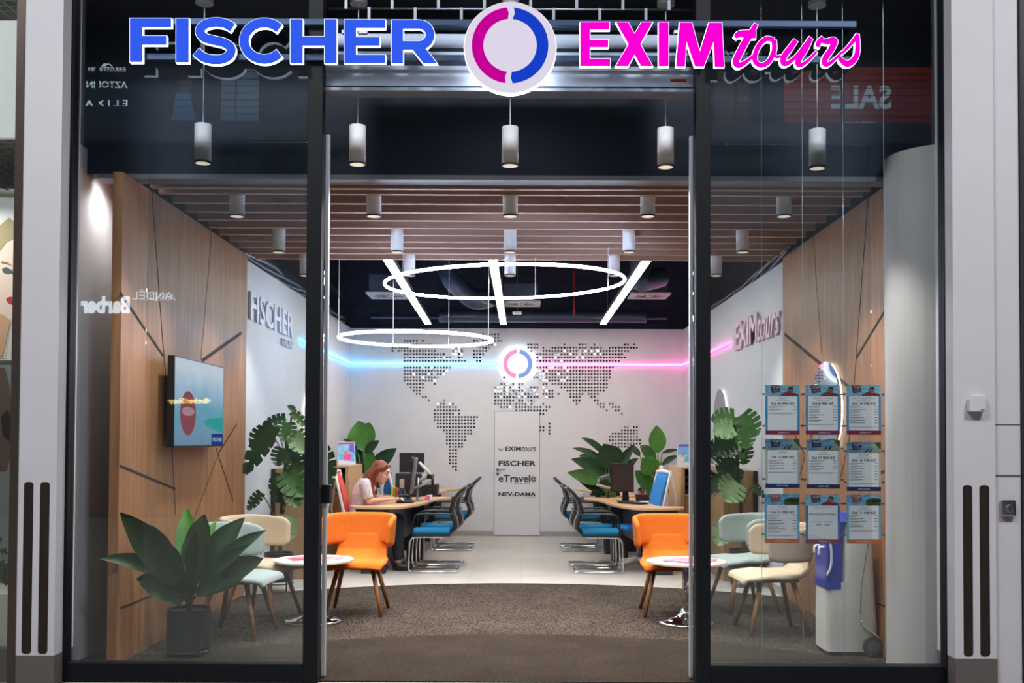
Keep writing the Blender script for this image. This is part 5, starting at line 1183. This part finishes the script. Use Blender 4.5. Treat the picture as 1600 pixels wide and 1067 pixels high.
# corner plants with big paddle leaves
def paddle_plant(label, x, y, leaves, Yc, pr=.17):
    t = thing('paddle_leaf_plant', label, 'plant', (x, y, 0))
    MB().lathe([(0,.002),(pr*.8,.002),(pr,.42),(pr*.9,.42),(pr*.88,.38),(0,.38)], (x,y,0), 30).build('pot', mat('pot_black', (16,18,23), .5), t)
    MB().lathe([(0,.382),(pr*.87,.382),(pr*.86,.39),(0,.39)], (x,y,0), 24).build('soil', soil, t)
    groups = {}; st = MB(); base = Vector((x, y, .38))
    for (bx, by, tx_, ty_, w_, dy, kk, dr) in leaves:
        p0 = PY(bx, by, Yc+dy*.5); p1 = PY(tx_, ty_, Yc+dy); mb = groups.setdefault(kk, MB())
        leafblade(mb, p0, p1, w_/(1600/Yc)*1.1, dr, N=(random.uniform(-.2,.2), -1, .35), fold=.22, n=12, wav=.05)
        st.tube(smoothpath([base, base.lerp(p0, .55)+Vector((0,0,.05)), p0], 4), .011, 6)
    st.build('stalks', stemg, t, smooth=True)
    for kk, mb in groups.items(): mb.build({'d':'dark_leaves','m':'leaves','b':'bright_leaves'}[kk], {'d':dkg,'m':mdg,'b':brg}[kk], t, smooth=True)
    return t
paddle_plant('tall paddle-leaf plant in the left back corner behind the brochure', PY(574, 800, 16.2).x, 16.2,
  [(570,702,560,657,40,0,'b',0),(566,690,578,660,30,.1,'m',0),(570,708,593,688,14,-.3,'d',.05),(576,735,579,700,18,-.1,'b',0),(580,735,620,700,22,-.1,'d',.05),(578,740,570,708,34,.1,'d',0),(562,735,552,700,36,.1,'d',0),(560,710,536,686,8,-.1,'d',.3),(584,745,612,727,9,-.2,'d',.0),(586,760,612,738,18,-.2,'d',0),(555,720,540,705,24,0,'d',0),(572,720,586,712,26,.1,'m',0)], 16.2)
paddle_plant('bushy dark paddle-leaf plant before the back wall, left of the right monitor', PY(957, 800, 14.46).x, 14.46,
  [(958,730,943,693,40,-.1,'d',0),(950,715,908,684,10,0,'d',.2),(945,722,894,700,10,0,'d',.15),(940,722,904,712,14,.1,'m',.1),(945,740,892,717,19,-.1,'d',.1),(942,752,886,738,22,-.2,'m',.0),(948,758,920,738,16,.0,'d',0),(950,745,938,705,36,.1,'d',0),(962,735,945,700,30,.2,'d',0),(958,745,992,694,15,-.1,'d',.1),
   (960,748,998,715,14,0,'d',.1),(955,765,932,752,18,-.2,'d',0),(958,770,940,760,14,-.2,'m',0),(965,740,975,712,18,.1,'d',0),(950,768,905,752,16,-.1,'d',.0),(955,760,960,725,40,.1,'d',0),(948,742,918,702,12,.15,'m',.1)], 14.46, .14)
paddle_plant('tall bright paddle-leaf plant in the right back corner', PY(1029, 800, 16.3).x, 16.3,
  [(1028,707,1026,664,25,0,'b',0),(1024,722,1000,696,18,.1,'m',.2),(1018,742,1004,714,24,-.1,'b',0),(1020,742,1016,712,28,0,'b',0),(1034,708,1060,703,6,0,'d',.1),(1034,727,1060,712,9,0,'d',.15),(1020,765,992,735,24,0,'m',.05),(1025,770,1000,752,30,-.2,'m',0),(1030,765,1042,735,24,.1,'d',0),(1028,760,1020,735,28,.1,'d',0),(1030,770,1050,748,26,0,'d',0),(1018,770,996,765,18,-.2,'d',0),(1000,712,984,694,10,.1,'d',0)], 16.3)
# ---------------------------------------------------------------- the woman
skin = mat('skin', (226,176,150), .5, bump=(80,.05)); hairm = mat('auburn_hair', (140,62,28), .45, noise=((90,90,6), (98,40,18), .3)); blouse = mat('white_blouse', (224,214,212), .8, noise=((26,26,26), (206,190,192), .12), bump=(30,.5)); trous = mat('dark_trousers', (34,36,46), .8)
HX, HY, HZ = PY(596, 738, 12.62).x, 12.62, PY(596, 738, 12.62).z
t = thing('person', 'seated woman with long auburn hair and white blouse typing at the left desk', 'person', (-1.93, 12.62, 0))
b = MB()
tilt = Matrix.Rotation(.38, 3, 'Y')       # head bent forward towards +x
def H(x, y, z): return Vector((HX, HY, HZ)) + tilt @ Vector((x, y, z))
b.ell(H(-.015,0,.02), (.098,.078,.108), tilt); b.ell(H(.03,0,-.045), (.066,.058,.085), tilt)
b.ell(H(.055,0,-.105), (.03,.03,.024), tilt)                                     # chin
b.tube([H(.085,0,.02), H(.103,0,-.028), H(.096,0,-.040)], [.009,.014,.010], 8)  # nose
b.ell(H(.086,0,-.068), (.013,.024,.007), tilt); b.ell(H(.084,0,-.080), (.012,.021,.008), tilt)   # lips
b.ell(H(.07,.0,.048), (.026,.055,.02), tilt)                                     # brow
for s in (-1,1):
    b.ell(H(.066,s*.032,.012), (.016,.016,.012), tilt); b.ell(H(.048,s*.042,-.035), (.03,.022,.03), tilt)
    b.tube([H(-.012,s*.078,.035), H(-.022,s*.088,.012), H(-.012,s*.086,-.012), H(-.004,s*.078,-.032)], [.009,.012,.011,.008], 8)
SH = Vector((-1.90, HY, 1.075))
b.tube([H(-.02,0,-.06), SH+Vector((.01,0,.02))], [.048,.056], 14)
b.tube([SH+Vector((0,0,.0)), (-1.95,HY,.92), (-1.97,HY,.76), (-1.96,HY,.62)], [.10,.12,.115,.14], 16)
b.tube([SH+Vector((0,-.15,-.02)), SH+Vector((0,.15,-.02))], .055, 12)
hands = []
def arm(s, el, wr):
    a = SH+Vector((.0, s*.165, -.03)); el = Vector(el); wr = Vector(wr)
    b.tube([a, (a+el)/2, el], [.052,.045,.038], 12); b.ell(el, (.04,.04,.04)); b.tube([el, el.lerp(wr, .4), wr], [.038,.035,.022], 12)
    u_ = (wr-el).normalized(); sd = Vector((-u_.y, u_.x, 0)).normalized(); dn = Vector((0,0,-1))
    b.ell(wr+u_*.045, (.045,.034,.016), Matrix([u_, sd, Vector((0,0,1))]).transposed())
    for k, (o_, L) in enumerate(((-.027,.062),(-.009,.074),(.009,.070),(.026,.056))):
        q0 = wr+u_*.07+sd*o_; q1 = q0+u_*L*.45+Vector((0,0,.006)); q2 = q1+u_*L*.38+dn*L*.30; q3 = q2+u_*L*.12+dn*L*.25
        b.tube([q0,q1,q2,q3], [.0092,.0088,.008,.0065], 8)
    q0 = wr+u_*.02+sd*(.03*s*-1 if s < 0 else -.03); 
    b.tube([wr+u_*.02-sd*.022*(1 if s > 0 else -1), wr+u_*.055-sd*.046*(1 if s > 0 else -1)+dn*.006, wr+u_*.085-sd*.05*(1 if s > 0 else -1)+dn*.014], [.0115,.010,.0075], 8)
p = PY(577, 783, 12.42)
arm(-1, (p.x, 12.42, .85), (PY(609, 778, 12.68).x, 12.68, .86))
arm(1, (-1.84, 12.92, .86), (-1.60, 12.86, .86))
# legs
for s in (-1,1):
    hp = Vector((-1.93, HY+s*.09, .62)); kn = Vector((-1.53, HY+s*.09, .60)); an = Vector((-1.50, HY+s*.09, .09))
    b.tube([hp, kn], [.095,.066], 14); b.ell(kn, (.066,.066,.066)); b.tube([kn, kn.lerp(an, .4), an], [.062,.056,.036], 12); b.tube([an+Vector((-.03,0,-.03)), an+Vector((.13,0,-.05))], [.042,.03], 10)
b.build('body', skin, t, remesh=.0075)
# blouse
for s in (-1,1):
    an = Vector((-1.50, HY+s*.09, 0)); q_ = MB(); q_.tube([an+Vector((-.06,0,.05)), an+Vector((0,0,.052)), an+Vector((.08,0,.04)), an+Vector((.16,0,.028))], [.042,.05,.043,.03], 12); q_.tube([an+Vector((-.01,0,.05)), an+Vector((-.01,0,.10))], [.046,.046], 12)
    for v_ in q_.v: v_.z = max(v_.z, .004)
    q_.build('shoe', mat('shoe_black', (22,22,26), .4), t, smooth=True)
c = MB()
c.tube([SH+Vector((.0,0,.035)), SH+Vector((-.01,0,-.05)), (-1.955,HY,.92), (-1.98,HY,.76), (-1.97,HY,.64)], [.085,.125,.142,.136,.158], 20)
c.tube([SH+Vector((0,-.15,-.022)), SH+Vector((0,.15,-.022))], .07, 14)
for s, el in ((-1, (p.x,12.42,.85)), (1, (-1.84,12.92,.86))):
    a = SH+Vector((0, s*.165, -.03)); el = Vector(el); c.tube([a+Vector((0,0,.005)), (a+el)/2, el.lerp(a, .12)], [.07,.066,.062], 14); c.ell(a, (.07,.07,.07))
c.build('blouse', blouse, t, remesh=.009)
tr = MB()
for s in (-1,1):
    hp = Vector((-1.93, HY+s*.09, .62)); kn = Vector((-1.53, HY+s*.09, .60)); an = Vector((-1.50, HY+s*.09, .13))
    tr.tube([hp, kn], [.115,.08], 14); tr.ell(kn, (.08,.08,.08)); tr.tube([kn, an], [.076,.056], 12)
tr.ell((-1.96,HY,.62), (.15,.17,.1)); tr.build('trousers', trous, t, remesh=.011)
# hair
h = MB()
h.ell(H(-.035,0,.045), (.108,.092,.10), tilt)
h.ell(H(-.07,0,.0), (.075,.088,.10), tilt)
for s in (-1,1):
    h.tube([H(.035,s*.045,.115), H(.01,s*.080,.06), H(-.045,s*.086,.02), H(-.065,s*.082,-.06), H(-.045,s*.085,-.14), H(-.02,s*.085,-.20)], [.02,.03,.036,.04,.034,.02], 10)
    h.tube([H(-.06,s*.06,.0), H(-.09,s*.062,-.1), Vector((HX-.11, HY+s*.09, HZ-.20)), Vector((HX-.07, HY+s*.12, HZ-.27))], [.05,.05,.04,.018], 10)
h.tube([H(-.08,0,.0), H(-.12,0,-.08), Vector((HX-.20, HY, HZ-.17)), Vector((HX-.26, HY, HZ-.22))], [.06,.065,.055,.02], 12)
h.build('hair', hairm, t, remesh=.0075)
eyes = MB()
for s in (-1,1): eyes.ell(H(.0795,s*.032,.010), (.0045,.011,.0035), tilt)
eyes.build('eyes', mat('eye_dark', (40,28,24), .3), t)
br_ = MB()
for s in (-1,1): br_.tube([H(.083,s*.018,.036), H(.083,s*.034,.041), H(.070,s*.048,.036)], .003, 6)
br_.build('eyebrows', mat('brow_brown', (96,52,30), .6), t)
lp_ = MB(); lp_.ell(H(.0965,0,-.072), (.006,.018,.008), tilt); lp_.build('lips', mat('lip_rose', (190,98,92), .5), t)
# ---------------------------------------------------------------- services above the walls
bun = mat('foil_conduit', (150,154,166), .35, metal=.7)
def bundle(X, label, pts):
    q = smoothpath(pts, 5); b = MB()
    for k in range(4):
        a = k*PI/2; b.tube([v+Vector((.05*math.cos(a+i*.35), .0, .045*math.sin(a+i*.35)+.0)) for i, v in enumerate(q)], .022, 6)
    tag(b.build('cable_bundle', bun, smooth=True), label, 'cables')
bundle(-3.0, 'silvery cable bundle lying along the top of the left wall', [(-2.98,10.8,3.62),(-2.96,11.8,3.60),(-2.99,12.9,3.58),(-2.95,13.9,3.57),(-2.98,15.0,3.56),(-2.96,16.8,3.55)])
bundle(2.9, 'dark cable bundle lying along the top of the right wall', [(2.86,10.8,3.62),(2.84,12.0,3.58),(2.88,13.4,3.56),(2.86,15.0,3.56),(2.88,16.8,3.55)])
duct = mat('duct_grey', (70,80,100), .4, metal=.6)
def tagd(o, l, c): return tag(o, l, c)
a_ = PY(686, 494, 16.6); b2_ = PY(1010, 498, 16.6)
pts = [(a_.x, 16.6, a_.z), (b2_.x, 16.6, a_.z)]
n_ = 60; rr = [.095+.006*(k % 2) for k in range(n_+1)]
MBd = MB(); MBd.tube([Vector(pts[0]).lerp(Vector(pts[1]), k/n_) for k in range(n_+1)], rr, 16)
tagd(MBd.build('air_duct', duct, smooth=True), 'long horizontal spiral air duct just above the back wall', 'air duct')
for (x0, y0, x1, y1, Y, lb, r) in ((700, 425, 745, 468, 14.8, 'flexible corrugated air duct seen inside the larger ring lamp', .14),(1000,408,1003,440,13.6,'flexible corrugated air duct behind the right light bar',.13)):
    A_ = PY(x0, y0, Y); B_ = PY(x1, y1, Y); q = smoothpath([A_+Vector((-.05,0,.6)), A_, A_.lerp(B_, .5)+Vector((0,0,-.06)), B_, B_+Vector((.3,.2,.1))], 14)
    MBd = MB(); MBd.tube(q, [r+.008*(k % 2) for k in range(len(q))], 14); tagd(MBd.build('flexible_duct', duct, smooth=True), lb, 'air duct')
for k, (x0, x1, y0, y1, lb) in enumerate(((586,640,459,468,'square white air diffuser at left beyond the ring lamp'),(790,838,472,480,'square white air diffuser near the middle light bar'),(985,1034,460,468,'square pale air diffuser right of the right light bar'))):
    h_ = (14.2, 15.0, 14.9)[k]
    A_ = PY(x0, y1, h_); B_ = PY(x1, y1, h_); z_ = A_.z; w_ = .5
    t = thing('air_diffuser', lb, 'air vent', ((A_.x+B_.x)/2, h_-.2, z_), 0, 'air diffusers')
    xc2 = (A_.x+B_.x)/2; dfm = mat('diffuser_white', (150,152,160), .5)
    y_n = h_-.62
    MB().box(xc2-.28, xc2+.28, y_n, y_n+.58, z_, z_+.02).build('plate', dfm, t)
    bb_ = MB()
    for q in range(12):
        a = q*PI/6; bb_.box(.06,.2,-.008,.008,-.004,0, Matrix.Translation((xc2, y_n+.29, z_)) @ Matrix.Rotation(a, 4, 'Z'))
    bb_.build('swirl_slots', black_pl, t)
    MB().box(xc2-.24, xc2+.24, y_n+.05, y_n+.53, z_+.021, z_+.26).build('plenum_box', duct, t)
p = PY(808, 491, 15.4); t = thing('smoke_detector', 'small white emergency light unit hanging beside the middle light bar', 'emergency lamp', (p.x, 15.4, p.z))
MB().box(p.x-.07, p.x+.07, 15.35, 15.45, p.z, p.z+.04).build('unit', white_pl, t, bevel=.008); MB().tube([(p.x,15.4,p.z+.04),(p.x,15.4,zc)], .003, 5).build('wire', steel, t)
x_ = PY(897, 450, 16.0).x; tag(MB().tube([(x_,16.0,3.55),(x_,16.0,zc)], .014, 8).build('sprinkler_pipe', mat('pipe_red', (150,24,30), .5)), 'thin red vertical sprinkler pipe behind the ring lamp', 'pipe')
MBd = MB()
MBd.tube([(-2.5,16.9,3.62),(2.4,16.9,3.62)], .03, 8); tagd(MBd.build('service_pipe', duct), 'thin horizontal service pipe right above the back wall', 'pipe')
MBd = MB(); MBd.box(-3.3,-2.95,10.9,17,3.95,4.0); tagd(MBd.build('cable_tray', dark), 'dark cable tray high along the left side', 'cable tray')
# ---------------------------------------------------------------- the mall opposite, seen mirrored in the panes
YV = 20.6; YR = 2*Yf-YV
def R(px, py, dy=0): v = PY(px, py, YV+dy); return Vector((v.x, 2*Yf-(YV+dy), v.z))
mw_ = mat('mall_wall', (84,76,70), .7); mdk = mat('mall_dark', (20,22,28), .7); morg = mat('mall_orange', (176,64,30), .6)
zslab = R(800, 235).z; zslab2 = R(800, 205).z
struct(MB().box(-11, 11, YR-.2, YR, 0, R(800, 350).z).build('wall_mall_opposite', mw_))
struct(MB().box(-11, 11, YR-.2, YR-.001, R(800, 350).z, zslab).build('wall_mall_opposite_upper', mat('mall_wall_grey', (80,92,102), .7)))
struct(MB().box(-11, 11, YR-1.2, YR+.6, zslab, zslab2).build('ceiling_mall_gallery', mdk))
struct(MB().box(-11, 11, YR-1.2, YR-1.0, zslab2, 12).build('wall_mall_gallery', mdk))
struct(MB().box(-11, 11, YR-1.2, 6.6, 12, 12.1).build('ceiling_mall', mdk))
Yg = YV+1.0
def R2(px, py): v = PY(px, py, Yg-.06); return Vector((v.x, 2*Yf-(Yg-.06), v.z))
a = R2(1225, 212); b_ = R2(1470, 103)
t = thing('sale_banner', 'big orange sale banner reading SALE, seen mirrored in the right pane', 'banner', ((a.x+b_.x)/2, a.y, a.z))
MB().box(a.x, b_.x, a.y-.03, a.y, a.z, b_.z).build('panel', morg, t)
def rtext(s, x0, x1, y0, y1, m, par, up=R2, **k):
    A_ = up(x0, y1); B_ = up(x1, y0)
    # reads from the facade side, so u runs towards -x
    mb = MB(); mb.text(s, lambda u, v, w_: (B_.x+(A_.x-B_.x)*u, A_.y+.02, A_.z+(B_.z-A_.z)*v), **k); return mb.build('lettering', m, par)
rtext('SALE', 1298, 1392, 134, 171, emis('sale_white', (190,205,215), 2.6), t, bold=.03); rtext('VÝPRODEJ', 1320, 1368, 190, 198, emis('sale_white', (190,205,215), .8), t)
a = R2(1116, 212); b_ = R2(1172, 110); t = thing('discount_poster', 'dark red discount poster beside the orange banner, mirrored in the right pane', 'poster', ((a.x+b_.x)/2, a.y, a.z))
MB().box(a.x, b_.x, a.y-.03, a.y, a.z, b_.z).build('panel', mat('poster_wine', (84,26,30), .6), t); rtext('-70%', 1146, 1172, 133, 141, mat('ink_pale', (150,120,120), .6), t); rtext('-25%', 1146, 1172, 153, 161, mat('ink_pale', (150,120,120), .6), t)
t = thing('tenant_sign', 'list of white lit shop names with a mountain mark, mirrored top left', 'sign', (R2(167,200).x, R2(167,200).y, R2(167,200).z)); sgw = emis('sign_white', (210,225,225), 7)
rtext('BERGSTROM', 139, 197, 106, 113, sgw, t); rtext('AZTORIN', 136, 200, 128, 138, sgw, t, bold=.01); rtext('E L I X A', 134, 200, 157, 167, sgw, t, bold=.01); rtext('am:pm', 142, 190, 190, 200, sgw, t, bold=.03)
b = MB()
for c in ((160,104,168,98),(168,98,176,104),(163,104,170,100),(166,104,162,99)): b.tube([R2(c[0],c[1])+Vector((0,.02,0)), R2(c[2],c[3])+Vector((0,.02,0))], .012, 5)
b.build('mountain_mark', sgw, t)
# gallery poster with a figure in a light blue top
a = R2(225, 212); b_ = R2(330, 108); t = thing('fashion_poster', 'large dark fashion poster of a figure in light blue top, mirrored top left', 'poster', ((a.x+b_.x)/2, a.y, a.z))
MB().box(a.x, b_.x, a.y-.03, a.y, a.z, b_.z).build('panel', mat('poster_black', (16,18,24), .6), t)
def rpoly(pts, m, nm, k): 
    mb = MB(); mb.poly([R2(x, y)+Vector((0,.004*k,0)) for x, y in pts]); mb.build(nm, m, t)
rpoly([(262,206),(270,180),(275,146),(282,143),(297,144),(300,160),(306,185),(300,206)], mat('poster_blue', (96,150,196), .6), 'blue_top', 2)
rpoly([(280,122),(288,116),(298,120),(301,132),(297,142),(288,146),(280,138)], mat('poster_face_dim', (120,92,84), .6), 'face', 2); rpoly([(276,140),(277,120),(288,113),(300,116),(303,126),(296,120),(284,124),(281,140)], mat('poster_hair_dim', (30,24,24), .6), 'hair', 3)
# pale shop doors on the gallery
for (x0, x1, lb) in ((345,368,'left'),(369,405,'right')):
    a = R2(x0, 212); b_ = R2(x1, 108); tag(MB().box(a.x, b_.x, a.y-.03, a.y, a.z, b_.z).build('gallery_door', mat('door_bluegrey', (110,140,160), .5)), lb+' pale blue-grey service door on the gallery, mirrored top left', 'door')
# gallery railing
b = MB(); yr_ = YR+.55
for k in range(7): z_ = zslab2+.15+k*.14; b.tube([(-9,yr_,z_),(9,yr_,z_)], .008, 5)
t = thing('gallery_railing', 'dark wire railing of the upper gallery, seen mirrored in the panes', 'railing', (0, yr_, zslab2)); b.build('wires', mdk, t)
b = MB()
for k in range(-4, 5): MB().box(k*2.1-.03, k*2.1+.03, yr_-.03, yr_+.03, zslab2, zslab2+1.15).build('post', mdk, t)
MB().tube([(-9,yr_,zslab2+1.17),(9,yr_,zslab2+1.17)], .03, 8).build('handrail', mdk, t)
def rsign(s, x0, x1, y0, y1, label, m, **k):
    A_ = R(x0, y1); t = thing('shop_sign', label, 'shop sign', (R((x0+x1)/2, y1).x, YR+.02, A_.z)); rtext(s, x0, x1, y0, y1, m, t, up=R, **k)
rsign('Barber', 125, 204, 463, 490, 'thick white lit lettering mirrored at the left edge of the left pane', emis('barber_white', (225,235,240), 9), bold=.05)
rsign('ANDĚL', 208, 271, 452, 468, 'thin white serif lettering mirrored over the left wood wall', emis('andel_white', (225,225,225), 6))
rsign('·Barber Shop·', 262, 328, 622, 632, 'small yellow lit lettering mirrored over the television', emis('barber_yellow', (255,210,110), 9), bold=.02)
for i, (px, py) in enumerate(((190,312),(443,313),(1240,317),(150,440),(372,441),(1305,428))):
    v = R(px, py, -.6 if i < 3 else -3); y_ = v.y; t = thing('mall_downlight', 'small bright mall downlight mirrored '+['at the top of the left wood wall','under the left slats','beside a tube lamp in the right pane','low beside the left frame','on the left white wall above the lettering','on the right wood wall above the mirror'][i], 'downlight', (v.x, y_, v.z), 0, 'mall downlights')
    MB().lathe([(0,0),(.16,0),(.16,-.01),(0,-.01)], (v.x, y_, v.z), 20).build('lamp_disc', emis('mall_lamp', (255,250,245), 14), t)
    MB().lathe([(.161,-.02),(.2,-.02),(.2,.02),(.161,.02)], (v.x, y_, v.z), 20).build('bezel', steel, t)
# ---------------------------------------------------------------- lamps (light)
def area(x, y, z, sx, sy, e, col=(1,1,1), rot=(0,0,0)):
    l = bpy.data.lights.new('area', 'AREA'); l.shape = 'RECTANGLE'; l.size = sx; l.size_y = sy; l.energy = e; l.color = col
    o = bpy.data.objects.new('unseen_area_lamp', l); C.objects.link(o); o.location = (x, y, z); o.rotation_euler = rot; return o  # bare area lamps for unseen sources, no fixture built
area(-4.0, 3.0, 6.6, 3.0, 1.2, 100, (.93,.95,1))
area(4.0, 3.0, 6.6, 3.0, 1.2, 100, (.95,.96,1))
area(-.5, 3.2, 6.6, 3, 1.2, 50, (.95,.96,1))  # added middle lamp, throws light into the left recess
area(-5.5, -1.5, 11.8, 3, 2, 1250, (.96,.97,1), (math.radians(30),0,0))  # added high pair, evens out the light down the pillars
area(5.5, -1.5, 11.8, 3, 2, 1250, (.96,.97,1), (math.radians(30),0,0))
area(-5, -3.5, 10.5, 4, 1, 500, (.95,.96,1), (math.radians(-50),0,0))  # added pair turned to the gallery, lights the mirrored banners
area(5, -3.5, 10.5, 4, 1, 500, (.95,.96,1), (math.radians(-50),0,0))
area(-4.1, 7.9, 4.9, .6, .3, 20, (1,.97,.92), (0,0,0))  # added lamp, brightens the inside of the neighbouring window
area(-4.1, 6.98, 3.25, .6, .15, 14, (1,.97,.92), (0,0,0))  # second added lamp there, under the lower lattice
